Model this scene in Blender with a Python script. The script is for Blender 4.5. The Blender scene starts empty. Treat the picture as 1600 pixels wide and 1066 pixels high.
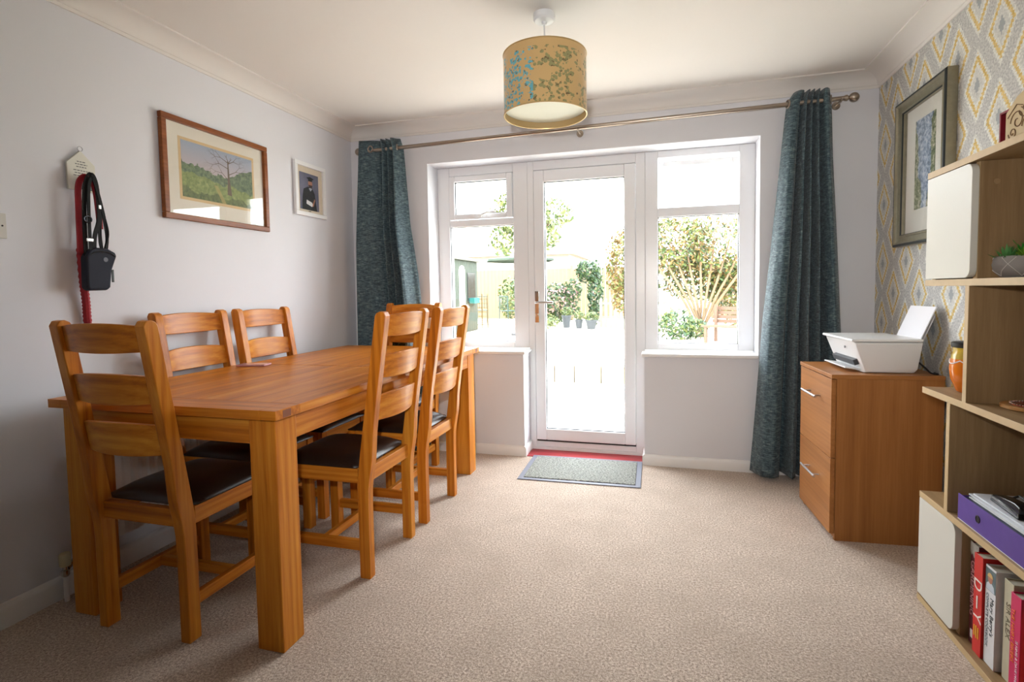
import bpy, bmesh, math, random
from mathutils import Vector, Matrix, Euler
from math import sin, cos, pi, radians
random.seed(7)
SC = bpy.context.scene
COL = SC.collection

# ---------------------------------------------------------------- camera
cam_d = bpy.data.cameras.new('camera')
cam_d.sensor_width = 36.0
cam_d.sensor_fit = 'HORIZONTAL'
cam_d.lens = 821.93 * 36 / 1600
cam_d.shift_x = -12.28 / 1600
cam_d.shift_y = -33.96 / 1600
cam_d.clip_start = 0.05
cam_d.clip_end = 200
cam = bpy.data.objects.new('camera', cam_d)
COL.objects.link(cam)
Rv = Vector((0.96412006, 0.26501510, -0.01547620))
Uv = Vector((0.00040781, 0.05681948, 0.99838438))
Fv = Vector((-0.26546629, 0.96256872, -0.05467273))
m = Matrix.Identity(4)
for i in range(3):
    m[i][0], m[i][1], m[i][2] = Rv[i], Uv[i], -Fv[i]
m.translation = Vector((2.1975, -3.4218, 1.1316))
cam.matrix_world = m
SC.camera = cam

# ---------------------------------------------------------------- light and exposure
SC.view_settings.view_transform = 'Standard'
SC.view_settings.look = 'None'
SC.view_settings.gamma = 1.0
SC.view_settings.use_curve_mapping = False
SC.view_settings.exposure = 0.05
W_ = bpy.data.worlds.new('overcast_sky')
SC.world = W_
W_.use_nodes = True
bg = W_.node_tree.nodes['Background']
bg.inputs[0].default_value = (0.90, 0.96, 1.0, 1)
bg.inputs[1].default_value = 16.0

sun_d = bpy.data.lights.new('sun', 'SUN')
sun_d.energy = 3.0
sun_d.angle = radians(3)
sun_d.color = (1.0, 0.95, 0.86)
sun = bpy.data.objects.new('sun', sun_d)
COL.objects.link(sun)
sun.rotation_euler = Vector((0.62, 0.45, -1.0)).to_track_quat('-Z', 'Y').to_euler()


# the photographer's flash beside the lens
fl_d = bpy.data.lights.new('camera_flash', 'SPOT')
fl_d.energy = 120.0
fl_d.color = (1.0, 0.97, 0.93)
fl_d.shadow_soft_size = 0.03
fl_d.spot_size = radians(102)
fl_d.spot_blend = 1.0
fl = bpy.data.objects.new('camera_flash', fl_d)
COL.objects.link(fl)
fl.location = (2.13, -3.43, 1.27)
fl.rotation_euler = Vector((-0.16, 0.98, 0.07)).to_track_quat('-Z', 'Y').to_euler()


def portal(name, loc, sx, sz, toward):
    l = bpy.data.lights.new(name, 'AREA')
    l.shape = 'RECTANGLE'
    l.size = sx
    l.size_y = sz
    l.cycles.is_portal = True
    o = bpy.data.objects.new(name, l)
    COL.objects.link(o)
    o.location = loc
    o.rotation_euler = Vector(toward).to_track_quat('-Z', 'Z').to_euler()
    return o


portal('daylight_portal', (1.67, 0.30, 1.05), 2.2, 2.1, (0, -1, 0))

# ---------------------------------------------------------------- helpers


def lin(c):
    c = c / 255.0
    return c / 12.92 if c <= 0.04045 else ((c + 0.055) / 1.055) ** 2.4


def rgb(r, g, b):
    return (lin(r), lin(g), lin(b), 1.0)


class NT:
    """small node-tree writer"""

    def __init__(s, name):
        s.m = bpy.data.materials.new(name)
        s.m.use_nodes = True
        s.t = s.m.node_tree
        s.b = s.t.nodes['Principled BSDF']

    def n(s, typ, **kw):
        x = s.t.nodes.new(typ)
        for k, v in kw.items():
            setattr(x, k, v)
        return x

    def put(s, sock, v):
        if hasattr(v, 'is_output') or isinstance(v, bpy.types.NodeSocket):
            s.t.links.new(v, sock)
        else:
            sock.default_value = v

    def math(s, op, a, b=None, c=None):
        x = s.n('ShaderNodeMath', operation=op)
        s.put(x.inputs[0], a)
        if b is not None:
            s.put(x.inputs[1], b)
        if c is not None:
            s.put(x.inputs[2], c)
        return x.outputs[0]

    def mix(s, f, a, b):
        x = s.n('ShaderNodeMix', data_type='RGBA')
        s.put(x.inputs[0], f)
        s.put(x.inputs[6], a)
        s.put(x.inputs[7], b)
        return x.outputs[2]

    def objco(s, scale=(1, 1, 1), rand=False, loc=(0, 0, 0)):
        tc = s.n('ShaderNodeTexCoord')
        mp = s.n('ShaderNodeMapping')
        mp.inputs['Scale'].default_value = scale
        mp.inputs['Location'].default_value = loc
        v = tc.outputs['Object']
        if rand:
            oi = s.n('ShaderNodeObjectInfo')
            ad = s.n('ShaderNodeVectorMath', operation='ADD')
            mu = s.math('MULTIPLY', oi.outputs['Random'], 7.3)
            s.t.links.new(v, ad.inputs[0])
            s.t.links.new(mu, ad.inputs[1])
            v = ad.outputs[0]
        s.t.links.new(v, mp.inputs['Vector'])
        return mp.outputs[0]

    def noise(s, co, scale, detail=4, rough=0.55, dist=0.0):
        x = s.n('ShaderNodeTexNoise')
        s.t.links.new(co, x.inputs['Vector'])
        x.inputs['Scale'].default_value = scale
        x.inputs['Detail'].default_value = detail
        x.inputs['Roughness'].default_value = rough
        x.inputs['Distortion'].default_value = dist
        return x.outputs['Fac']

    def ramp(s, f, stops):
        x = s.n('ShaderNodeValToRGB')
        s.t.links.new(f, x.inputs[0])
        e = x.color_ramp.elements
        while len(e) < len(stops):
            e.new(0.5)
        for i, (p, c) in enumerate(stops):
            e[i].position = p
            e[i].color = c
        return x.outputs[0]

    def bump(s, h, strength, dist=0.01):
        x = s.n('ShaderNodeBump')
        s.put(x.inputs['Height'], h)
        x.inputs['Strength'].default_value = strength
        x.inputs['Distance'].default_value = dist
        s.t.links.new(x.outputs[0], s.b.inputs['Normal'])

    def base(s, v, rough=0.5, metal=0.0):
        s.put(s.b.inputs['Base Color'], v)
        s.b.inputs['Roughness'].default_value = rough
        s.b.inputs['Metallic'].default_value = metal
        return s.m


def plain(name, col, rough=0.5, metal=0.0, var=0.04, vs=12.0, bump=0.0, coat=0.0):
    k = NT(name)
    c = rgb(*col)
    if var:
        f = k.noise(k.objco(), vs, 3)
        lo = tuple(x * (1 - var * 2) for x in c[:3]) + (1,)
        hi = tuple(min(1, x * (1 + var * 2)) for x in c[:3]) + (1,)
        k.base(k.mix(f, lo, hi), rough, metal)
        if bump:
            k.bump(k.noise(k.objco(), vs * 20, 2), bump, 0.002)
    else:
        k.base(c, rough, metal)
    if coat:
        k.b.inputs['Coat Weight'].default_value = coat
    return k.m


def wood(name, dark, mid, light, axis='z', rough=0.38, scale=12.0, rings=True, stretch=0.045, bmp=0.12):
    k = NT(name)
    sc = [1, 1, 1]
    sc['xyz'.index(axis)] = stretch
    co = k.objco(tuple(sc), rand=True)
    f1 = k.noise(co, scale, 5, 0.6, 0.6)
    f2 = k.noise(co, scale * 9, 3, 0.6, 0.2)
    w = k.n('ShaderNodeTexWave', wave_type='RINGS')
    k.t.links.new(co, w.inputs['Vector'])
    w.inputs['Scale'].default_value = scale * 0.9
    w.inputs['Distortion'].default_value = 5.0
    w.inputs['Detail'].default_value = 3.0
    w.inputs['Detail Scale'].default_value = 1.4
    f = k.math('MULTIPLY_ADD', f1, 0.60, k.math('MULTIPLY', w.outputs['Fac'], 0.09 if rings else 0.04))
    f = k.math('MULTIPLY_ADD', f2, 0.30, f)
    c = k.ramp(f, [(0.27, rgb(*dark)), (0.47, rgb(*mid)), (0.70, rgb(*light))])
    k.base(c, rough)
    k.b.inputs['Specular IOR Level'].default_value = 0.3
    k.bump(f2, bmp, 0.002)
    return k.m


class MB:
    def __init__(s):
        s.bm = bmesh.new()

    def box(s, lo, hi, mi=0, rot=None, piv=None):
        lo = Vector(lo)
        hi = Vector(hi)
        c = (lo + hi) / 2
        d = hi - lo
        r = bmesh.ops.create_cube(s.bm, size=1.0)
        vs = r['verts']
        for v in vs:
            v.co = Vector((v.co.x * d.x, v.co.y * d.y, v.co.z * d.z)) + c
        if rot is not None:
            p = Vector(piv) if piv is not None else c
            bmesh.ops.rotate(s.bm, verts=vs, cent=p, matrix=Euler(rot).to_matrix())
        if mi:
            for f in {f for v in vs for f in v.link_faces}:
                f.material_index = mi
        return vs

    def prism(s, pts, axis, a, b, mi=0):
        """polygon pts (2-D) extruded between a and b along axis"""
        def P(u, v, w):
            return {'x': (w, u, v), 'y': (u, w, v), 'z': (u, v, w)}[axis]
        A = [s.bm.verts.new(P(u, v, a)) for u, v in pts]
        B = [s.bm.verts.new(P(u, v, b)) for u, v in pts]
        fs = [s.bm.faces.new(A), s.bm.faces.new(B[::-1])]
        n = len(pts)
        for i in range(n):
            j = (i + 1) % n
            fs.append(s.bm.faces.new((A[j], A[i], B[i], B[j])))
        for f in fs:
            f.material_index = mi
        return A + B

    def tube(s, pts, r, seg=10, mi=0, cap=True, closed=False):
        pts = [Vector(p) for p in pts]
        n = len(pts)
        rs = r if isinstance(r, (list, tuple)) else [r] * n
        rings = []
        prev = None
        for i, p in enumerate(pts):
            if closed:
                d = pts[(i + 1) % n] - pts[i - 1]
            else:
                d = pts[min(i + 1, n - 1)] - pts[max(i - 1, 0)]
            if d.length < 1e-9:
                d = Vector((0, 0, 1))
            d.normalize()
            if prev is None:
                a = d.orthogonal().normalized()
            else:
                a = (prev - d * prev.dot(d))
                a = a.normalized() if a.length > 1e-6 else d.orthogonal().normalized()
            prev = a
            b = d.cross(a)
            rings.append([s.bm.verts.new(p + (a * cos(2 * pi * q / seg) + b * sin(2 * pi * q / seg)) * rs[i]) for q in range(seg)])
        m_ = n if closed else n - 1
        for i in range(m_):
            A, B = rings[i], rings[(i + 1) % n]
            for q in range(seg):
                f = s.bm.faces.new((A[q], A[(q + 1) % seg], B[(q + 1) % seg], B[q]))
                f.material_index = mi
        if cap and not closed:
            s.bm.faces.new(rings[0][::-1]).material_index = mi
            s.bm.faces.new(rings[-1]).material_index = mi

    def lathe(s, prof, c=(0, 0, 0), seg=32, mi=0, axis='z', caps=True):
        c = Vector(c)
        rings = []
        for r, h in prof:
            ring = []
            for q in range(seg):
                a = 2 * pi * q / seg
                u, v = r * cos(a), r * sin(a)
                ring.append(s.bm.verts.new(c + Vector({'z': (u, v, h), 'x': (h, u, v), 'y': (v, h, u)}[axis])))
            rings.append(ring)
        for i in range(len(rings) - 1):
            A, B = rings[i], rings[i + 1]
            for q in range(seg):
                s.bm.faces.new((A[q], A[(q + 1) % seg], B[(q + 1) % seg], B[q])).material_index = mi
        if caps:
            if prof[0][0] > 1e-4:
                s.bm.faces.new(rings[0][::-1]).material_index = mi
            if prof[-1][0] > 1e-4:
                s.bm.faces.new(rings[-1]).material_index = mi

    def poly(s, pts, mi=0):
        f = s.bm.faces.new([s.bm.verts.new(p) for p in pts])
        f.material_index = mi
        return f

    def ribbon(s, pts, side, w, th, mi=0):
        """flat strap through pts, width w along side vector, thickness th"""
        pts = [Vector(p) for p in pts]
        side = Vector(side).normalized()
        rows = []
        for i, p in enumerate(pts):
            d = (pts[min(i + 1, len(pts) - 1)] - pts[max(i - 1, 0)]).normalized()
            nrm = d.cross(side).normalized()
            sd = nrm.cross(d).normalized()
            rows.append([s.bm.verts.new(p + sd * a * w / 2 + nrm * b * th / 2) for a, b in ((-1, -1), (1, -1), (1, 1), (-1, 1))])
        for i in range(len(rows) - 1):
            for q in range(4):
                s.bm.faces.new((rows[i][q], rows[i][(q + 1) % 4], rows[i + 1][(q + 1) % 4], rows[i + 1][q])).material_index = mi
        s.bm.faces.new(rows[0][::-1]).material_index = mi
        s.bm.faces.new(rows[-1]).material_index = mi

    def build(s, name, mats, parent=None, bevel=0.0, seg=2, smooth=0.7, loc=None, weld=False):
        if weld:
            bmesh.ops.remove_doubles(s.bm, verts=s.bm.verts, dist=1e-5)
        bmesh.ops.recalc_face_normals(s.bm, faces=s.bm.faces)
        me = bpy.data.meshes.new(name)
        s.bm.to_mesh(me)
        s.bm.free()
        if not isinstance(mats, (list, tuple)):
            mats = [mats]
        for x in mats:
            me.materials.append(x)
        if smooth:
            me.shade_smooth()
            me.set_sharp_from_angle(angle=smooth)
        o = bpy.data.objects.new(name, me)
        COL.objects.link(o)
        if parent is not None:
            o.parent = parent
        if loc is not None:
            o.location = loc
        if bevel:
            b = o.modifiers.new('bevel', 'BEVEL')
            b.width = bevel
            b.segments = seg
            b.limit_method = 'ANGLE'
            b.angle_limit = radians(40)
            b.harden_normals = True
        return o


def tag(o, label=None, cat=None, group=None, kind=None):
    if label:
        o['label'] = label
    if cat:
        o['category'] = cat
    if group:
        o['group'] = group
    if kind:
        o['kind'] = kind
    return o


def thing(name, label, cat, loc=(0, 0, 0), rz=0.0, group=None):
    o = bpy.data.objects.new(name, None)
    o.empty_display_size = 0.1
    COL.objects.link(o)
    o.location = loc
    o.rotation_euler = (0, 0, rz)
    return tag(o, label, cat, group)


def struct(o):
    o['kind'] = 'structure'
    return o


def clone(root, loc, rz, label, group=None):
    r = root.copy()
    COL.objects.link(r)
    r.location = loc
    r.rotation_euler = (0, 0, rz)
    r['label'] = label
    if group:
        r['group'] = group
    for ch in list(root.children):
        c = ch.copy()
        COL.objects.link(c)
        c.parent = r
        for g in list(ch.children):
            d = g.copy()
            COL.objects.link(d)
            d.parent = c
    return r


def text(name, body, size, mat, parent, origin, right, up, align='LEFT', ext=0.0004, sx=1.0):
    cu = bpy.data.curves.new(name, 'FONT')
    cu.body = body
    cu.size = size
    cu.align_x = align
    cu.align_y = 'CENTER'
    cu.extrude = ext
    tmp = bpy.data.objects.new(name + '_tmp', cu)
    COL.objects.link(tmp)
    bpy.context.view_layer.update()
    me = bpy.data.meshes.new_from_object(tmp.evaluated_get(bpy.context.evaluated_depsgraph_get()))
    bpy.data.objects.remove(tmp)
    right = Vector(right).normalized()
    up = Vector(up).normalized()
    nr = right.cross(up)
    M = Matrix.Identity(4)
    for i in range(3):
        M[i][0], M[i][1], M[i][2] = right[i] * sx, up[i], nr[i]
    M.translation = Vector(origin)
    me.transform(M)
    me.materials.clear()
    me.materials.append(mat)
    o = bpy.data.objects.new(name, me)
    COL.objects.link(o)
    o.parent = parent
    return o


def catmull(P, n=8):
    P = [Vector(p) for p in P]
    out = []
    for i in range(len(P) - 1):
        p0, p1, p2, p3 = P[max(i - 1, 0)], P[i], P[i + 1], P[min(i + 2, len(P) - 1)]
        for j in range(n):
            t = j / n
            out.append(0.5 * ((2 * p1) + (p2 - p0) * t + (2 * p0 - 5 * p1 + 4 * p2 - p3) * t * t + (3 * p1 - p0 - 3 * p2 + p3) * t ** 3))
    out.append(P[-1])
    return out


# ---------------------------------------------------------------- materials
M_wall = plain('wall_paint', (222, 223, 229), 0.85, var=0.01, vs=3, bump=0.05)
M_ceil = plain('ceiling_paint', (226, 222, 218), 0.9, var=0.01, vs=2)
M_gloss = plain('white_gloss_paint', (236, 236, 236), 0.35, var=0.01)
M_upvc = plain('white_upvc', (238, 239, 242), 0.28, var=0.005)
M_gasket = plain('black_gasket', (25, 25, 27), 0.6, var=0)
M_chrome = plain('polished_chrome', (205, 203, 200), 0.18, 1.0, var=0)
M_steel = plain('brushed_steel', (190, 190, 195), 0.32, 1.0, var=0.05)
M_nickel = plain('antique_nickel', (168, 156, 144), 0.28, 1.0, var=0.05)
M_white = plain('white_plastic', (232, 233, 235), 0.4, var=0.005)
M_cream = plain('cream_plastic', (205, 196, 160), 0.45, var=0.03)
M_black = plain('black_plastic', (18, 18, 20), 0.45, var=0)
M_oak = {a: wood('honey_oak_' + a, (132, 66, 12), (194, 114, 28), (224, 156, 58), a, rough=0.34) for a in 'xyz'}
M_oakdark = plain('oak_end_grain', (122, 60, 22), 0.5, var=0.15, vs=60)
M_cab = {a: wood('teak_laminate_' + a, (140, 90, 46), (164, 108, 58), (182, 126, 72), a, rough=0.4, scale=16, rings=False, stretch=0.03, bmp=0.02) for a in 'xyz'}
M_shelf = {a: wood('pale_oak_laminate_' + a, (128, 102, 70), (152, 124, 88), (178, 150, 112), a, rough=0.5, scale=12, rings=False, stretch=0.06, bmp=0.03) for a in 'xyz'}
M_shelfedge = plain('pale_oak_edge_band', (196, 168, 124), 0.5, var=0.05, vs=30)
M_doorwhite = plain('white_lacquered_door', (212, 210, 200), 0.4, var=0.0)


def mk_leather():
    k = NT('dark_brown_leather')
    f = k.noise(k.objco(), 220, 3)
    k.base(k.mix(k.noise(k.objco(), 8), rgb(34, 24, 20), rgb(50, 37, 32)), 0.33)
    k.bump(f, 0.12, 0.002)
    return k.m


M_leather = mk_leather()


def mk_carpet():
    k = NT('beige_carpet_pile')
    co = k.objco()
    fine = k.noise(co, 280, 2, 0.7)
    mid = k.noise(co, 125, 2, 0.6)
    big = k.ramp(k.noise(co, 5.0, 4, 0.65), [(0.4, (0, 0, 0, 1)), (0.65, (1, 1, 1, 1))])
    f = k.math('MULTIPLY_ADD', fine, 0.5, k.math('MULTIPLY', mid, 0.5))
    c = k.ramp(f, [(0.36, rgb(128, 106, 92)), (0.5, rgb(194, 174, 156)), (0.64, rgb(242, 228, 214))])
    c2 = k.mix(k.math('MULTIPLY', big, 0.32), c, rgb(160, 142, 124))
    k.base(c2, 0.95)
    k.b.inputs['Sheen Weight'].default_value = 0.25
    k.bump(f, 0.45, 0.008)
    return k.m


M_carpet = mk_carpet()


def mk_wallpaper():
    k = NT('diamond_ikat_wallpaper')
    g = k.n('ShaderNodeTexCoord')
    sp = k.n('ShaderNodeSeparateXYZ')
    k.t.links.new(g.outputs['Object'], sp.inputs[0])
    y, z = sp.outputs[1], sp.outputs[2]
    A, B = 0.29, 0.32
    st = 0.0135   # height of one weave step
    zq = k.math('MULTIPLY', k.math('FLOOR', k.math('DIVIDE', z, st)), st)

    def diamond(oy, oz):
        u = k.math('SUBTRACT', k.math('MODULO', k.math('ADD', y, 20 * A + 0.10 + A / 2 + oy), A), A / 2)
        v = k.math('SUBTRACT', k.math('MODULO', k.math('ADD', zq, 20 * B - 1.24 + B / 2 + oz), B), B / 2)
        du = k.math('DIVIDE', k.math('ABSOLUTE', u), 0.076)
        dv = k.math('DIVIDE', k.math('ABSOLUTE', v), 0.115)
        d = k.math('ADD', du, dv)
        s_ = k.math('ADD', k.math('DIVIDE', k.math('ABSOLUTE', u), 0.020), k.math('DIVIDE', k.math('ABSOLUTE', v), 0.034))
        return d, s_
    d1, s1 = diamond(0, 0)
    d2, s2 = diamond(A / 2, B / 2)
    d = k.math('MINIMUM', d1, d2)
    s_ = k.math('MINIMUM', s1, s2)
    jit = k.math('MULTIPLY', k.math('SUBTRACT', k.noise(k.objco((1, 1, 1)), 160, 1), 0.5), 0.18)
    d = k.math('ADD', d, jit)
    grey = k.ramp(k.noise(k.objco((1, 1, 1)), 120, 2), [(0.36, rgb(168, 168, 168)), (0.64, rgb(206, 205, 202))])
    wht = k.ramp(k.noise(k.objco((1, 1, 1)), 130, 2), [(0.36, rgb(200, 200, 194)), (0.64, rgb(230, 230, 224))])
    yel = k.ramp(k.noise(k.objco((1, 1, 1)), 90, 2), [(0.35, rgb(196, 164, 88)), (0.65, rgb(224, 200, 140))])
    c = k.mix(k.math('LESS_THAN', d, 1.24), grey, wht)
    c = k.mix(k.math('LESS_THAN', d, 1.04), c, yel)
    c = k.mix(k.math('LESS_THAN', d, 0.80), c, wht)
    c = k.mix(k.math('LESS_THAN', d, 0.60), c, k.mix(0.5, grey, wht))
    c = k.mix(k.math('LESS_THAN', s_, 1.0), c, rgb(158, 162, 166))
    k.base(c, 0.8)
    return k.m


M_paper = mk_wallpaper()


def mk_curtain():
    k = NT('teal_slub_weave')
    h = k.noise(k.objco((0.45, 0.45, 2.6)), 90, 3, 0.65)
    v = k.noise(k.objco((3, 3, 0.3)), 120, 2, 0.6)
    b = k.noise(k.objco((0.6, 0.6, 2.0)), 40, 3, 0.6)
    f = k.math('MULTIPLY_ADD', h, 0.55, k.math('MULTIPLY_ADD', v, 0.2, k.math('MULTIPLY', b, 0.25)))
    c = k.ramp(f, [(0.36, rgb(26, 38, 48)), (0.48, rgb(54, 76, 86)), (0.58, rgb(96, 118, 124)), (0.68, rgb(146, 150, 146))])
    k.base(c, 0.75)
    k.b.inputs['Sheen Weight'].default_value = 0.2
    k.bump(f, 0.35, 0.004)
    return k.m


M_curtain = mk_curtain()


def mk_glass():
    k = NT('window_glass')
    for x in list(k.t.nodes):
        if x.type == 'BSDF_PRINCIPLED':
            k.t.nodes.remove(x)
    out = [x for x in k.t.nodes if x.type == 'OUTPUT_MATERIAL'][0]
    tr = k.n('ShaderNodeBsdfTransparent')
    tr.inputs[0].default_value = (0.985, 0.985, 0.985, 1)
    gl = k.n('ShaderNodeBsdfGlossy')
    gl.inputs['Roughness'].default_value = 0.02
    fr = k.n('ShaderNodeLayerWeight')
    fr.inputs[0].default_value = 0.5
    fac = k.math('MULTIPLY_ADD', k.math('POWER', fr.outputs['Facing'], 4.0), 0.5, 0.03)
    mx = k.n('ShaderNodeMixShader')
    k.t.links.new(fac, mx.inputs[0])
    k.t.links.new(tr.outputs[0], mx.inputs[1])
    k.t.links.new(gl.outputs[0], mx.inputs[2])
    k.t.links.new(mx.outputs[0], out.inputs[0])
    return k.m


M_glass = mk_glass()

# ---------------------------------------------------------------- room
WX, CZ, CB = 3.35, 2.305, 2.226     # width, ceiling, underside of coving
RY = -6.6                            # rear wall
b = MB()
b.box((-0.2, RY - 0.2, -0.12), (WX + 0.2, 0.0, 0.0))
struct(b.build('floor', M_carpet, smooth=0))
b = MB()
b.box((-0.4, RY - 0.4, CZ), (WX + 0.4, 0.45, CZ + 0.2))
struct(b.build('ceiling', M_ceil, smooth=0))
b = MB()
b.box((-0.15, RY - 0.2, 0), (0, 0.25, CZ))
struct(b.build('wall_left', M_wall, smooth=0))
b = MB()
b.box((WX, RY - 0.2, 0), (WX + 0.15, 0.25, CZ))
struct(b.build('wall_right', M_paper, smooth=0))
# back wall with the stepped opening
OX0, PX0, PX1, OX1 = 0.600, 1.275, 2.073, 2.742
SZ, TZ = 0.700, 2.023
b = MB()
b.box((0, 0, 0), (OX0, 0.25, CZ))
b.box((OX1, 0, 0), (WX, 0.25, CZ))
b.box((OX0, 0, TZ), (OX1, 0.25, CZ))
b.box((OX0, 0, 0), (PX0, 0.25, SZ))
b.box((PX1, 0, 0), (OX1, 0.25, SZ))
struct(b.build('wall_back', M_wall, smooth=0))
# rear wall behind the camera
b = MB()
b.box((0, RY - 0.2, 0), (WX, RY, CZ))
struct(b.build('wall_rear', M_wall, smooth=0))

# coving
prof = [(0, 0)]
cs = CZ - CB


def coving_prof():
    p = [(0.0, 0.0), (0.0, -cs), (0.007, -cs), (0.010, -cs + 0.012)]
    for i in range(9):
        a = pi / 2 * i / 8
        p.append((0.014 + 0.078 * (1 - cos(a)), -cs + 0.014 + (cs - 0.022) * sin(a)))
    p += [(0.105, -0.007), (0.105, 0.0)]
    return p


cp = coving_prof()
b = MB()
b.prism([(u, CZ + v) for u, v in cp], 'y', RY, 0.0)
struct(b.build('trim_1', M_gloss if 0 else M_ceil, smooth=0.5))
b = MB()
b.prism([(-u, CZ + v) for u, v in cp], 'x', 0.0, WX)
struct(b.build('trim_2', M_ceil, smooth=0.5))
b = MB()
b.prism([(WX - u, CZ + v) for u, v in cp], 'y', RY, 0.0)
struct(b.build('trim_3', M_ceil, smooth=0.5))


def skirt_prof(t=0.016, h=0.085):
    return [(0, 0), (t, 0), (t, h - 0.02), (t - 0.003, h - 0.010), (t - 0.008, h - 0.003), (t - 0.013, h), (0, h)]


b = MB()
b.prism(skirt_prof(), 'y', RY, 0.0)
struct(b.build('baseboard_left', M_gloss))
b = MB()
sp_ = [(-u, v) for u, v in skirt_prof(0.016, 0.07)]
b.prism(sp_, 'x', 0.016, PX0 + 0.0)
b.prism(sp_, 'x', PX1, WX - 0.016)
sr = skirt_prof(0.014, 0.07)
b.prism([(PX0 + u, v) for u, v in sr], 'y', -0.016, 0.165)
b.prism([(PX1 - u, v) for u, v in sr], 'y', -0.016, 0.165)
struct(b.build('baseboard_back', M_gloss))
b = MB()
b.prism([(WX - u, v) for u, v in skirt_prof()], 'y', RY, 0.0)
struct(b.build('baseboard_right', M_gloss))

# window sills
b = MB()
b.box((OX0, -0.035, SZ), (PX0 + 0.02, 0.17, SZ + 0.022))
struct(b.build('trim_4', M_gloss, bevel=0.008, seg=3))
b = MB()
b.box((PX1 - 0.02, -0.035, SZ), (OX1, 0.17, SZ + 0.022))
struct(b.build('trim_5', M_gloss, bevel=0.008, seg=3))

# frames ---------------------------------------------------------------
YF = 0.17


def frame_mb(x0, x1, z0, z1, w, y0, y1, wb=None, wt=None, wl=None, wr=None):
    wb, wt = wb or w, wt or w
    wl, wr = wl or w, wr or w
    q = MB()
    q.box((x0, y0, z0), (x0 + wl, y1, z1))
    q.box((x1 - wr, y0, z0), (x1, y1, z1))
    q.box((x0 + wl, y0, z0), (x1 - wr, y1, z0 + wb))
    q.box((x0 + wl, y0, z1 - wt), (x1 - wr, y1, z1))
    return q


def gasket(x0, x1, z0, z1, y, parent):
    g = frame_mb(x0, x1, z0, z1, 0.005, y, y + 0.006)
    return g.build('gasket', M_gasket, parent, smooth=0)


# left window
win = bpy.data.objects.new('window_1', None)
COL.objects.link(win)
struct(win)
z0 = SZ + 0.022
q = frame_mb(OX0, PX0, z0, TZ, 0.09, YF, YF + 0.07, wb=0.045, wt=0.062, wr=0.105)
q.box((OX0 + 0.09, YF, 1.597), (PX0 - 0.105, YF + 0.07, 1.645))
q.build('window_frame', M_upvc, win, bevel=0.004)
q = frame_mb(0.693, 1.167, 1.650, 1.958, 0.042, YF - 0.014, YF + 0.05, wb=0.034)
sash = q.build('sash', M_upvc, win, bevel=0.006)
gasket(0.735, 1.125, 1.684, 1.916, YF + 0.0, sash)
q = MB()
q.box((0.735, YF + 0.022, 1.684), (1.125, YF + 0.028, 1.916))
q.build('pane', M_glass, sash, smooth=0)
q = MB()
q.box((0.93, YF - 0.028, 1.655), (0.985, YF - 0.014, 1.672))
q.tube([(0.945, YF - 0.03, 1.664), (0.955, YF - 0.05, 1.672), (0.99, YF - 0.055, 1.684), (1.06, YF - 0.05, 1.688)], [0.007, 0.008, 0.008, 0.006], 8)
q.build('window_handle', M_white, sash)
q = MB()
q.box((OX0 + 0.09, YF + 0.03, z0 + 0.045), (PX0 - 0.105, YF + 0.036, 1.597))
q.build('pane', M_glass, win, smooth=0)
gasket(OX0 + 0.089, PX0 - 0.104, z0 + 0.044, 1.598, YF + 0.012, win)

# right window (top sash pushed open)
win = bpy.data.objects.new('window_2', None)
COL.objects.link(win)
struct(win)
q = frame_mb(PX1, OX1, z0, TZ, 0.09, YF, YF + 0.07, wb=0.045, wt=0.045, wl=0.082, wr=0.092)
q.box((PX1 + 0.082, YF, 1.597), (OX1 - 0.092, YF + 0.07, 1.655))
q.build('window_frame', M_upvc, win, bevel=0.004)
q = frame_mb(0, 0.492, -0.315, 0, 0.035, 0, 0.05)
sash = q.build('sash', M_upvc, win, bevel=0.006)
sash.location = (2.157, YF + 0.055, 1.965)
sash.rotation_euler = (radians(16), 0, 0)
q = MB()
q.box((0.035, 0.02, -0.28), (0.457, 0.026, -0.035))
q.build('pane', M_glass, sash, smooth=0)
q = MB()
q.box((PX1 + 0.082, YF + 0.03, z0 + 0.045), (OX1 - 0.092, YF + 0.036, 1.597))
q.build('pane', M_glass, win, smooth=0)
gasket(PX1 + 0.081, OX1 - 0.091, z0 + 0.044, 1.598, YF + 0.012, win)

# door
dr = bpy.data.objects.new('door_1', None)
COL.objects.link(dr)
struct(dr)
q = MB()
q.box((PX0, YF, 0.0), (1.318, YF + 0.07, TZ))
q.box((2.012, YF, 0.0), (PX1, YF + 0.07, TZ))
q.box((1.318, YF, 1.960), (2.012, YF + 0.07, TZ))
q.build('door_frame', M_upvc, dr, bevel=0.004)
q = MB()
q.box((PX0 + 0.014, YF - 0.005, 0.0), (PX1 - 0.014, YF + 0.07, 0.022))
q.box((1.318, YF + 0.008, 0.022), (2.012, YF + 0.07, 0.058))
q.build('threshold', M_upvc, dr, bevel=0.004)
q = MB()
q.box((1.32, YF + 0.012, 0.059), (2.01, YF + 0.05, 0.071))
q.build('weather_seal', M_gasket, dr, smooth=0)
q = frame_mb(1.320, 2.010, 0.072, 1.957, 0.072, YF - 0.006, YF + 0.06, wb=0.080, wt=0.080)
leaf_ = q.build('door_leaf', M_upvc, dr, bevel=0.005)
gasket(1.392, 1.938, 0.152, 1.877, YF + 0.006, leaf_)
q = MB()
q.box((1.392, YF + 0.024, 0.152), (1.938, YF + 0.03, 1.877))
q.build('pane', M_glass, leaf_, smooth=0)
q = MB()
q.box((1.322, YF - 0.018, 0.905), (1.352, YF - 0.006, 1.125))
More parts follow.
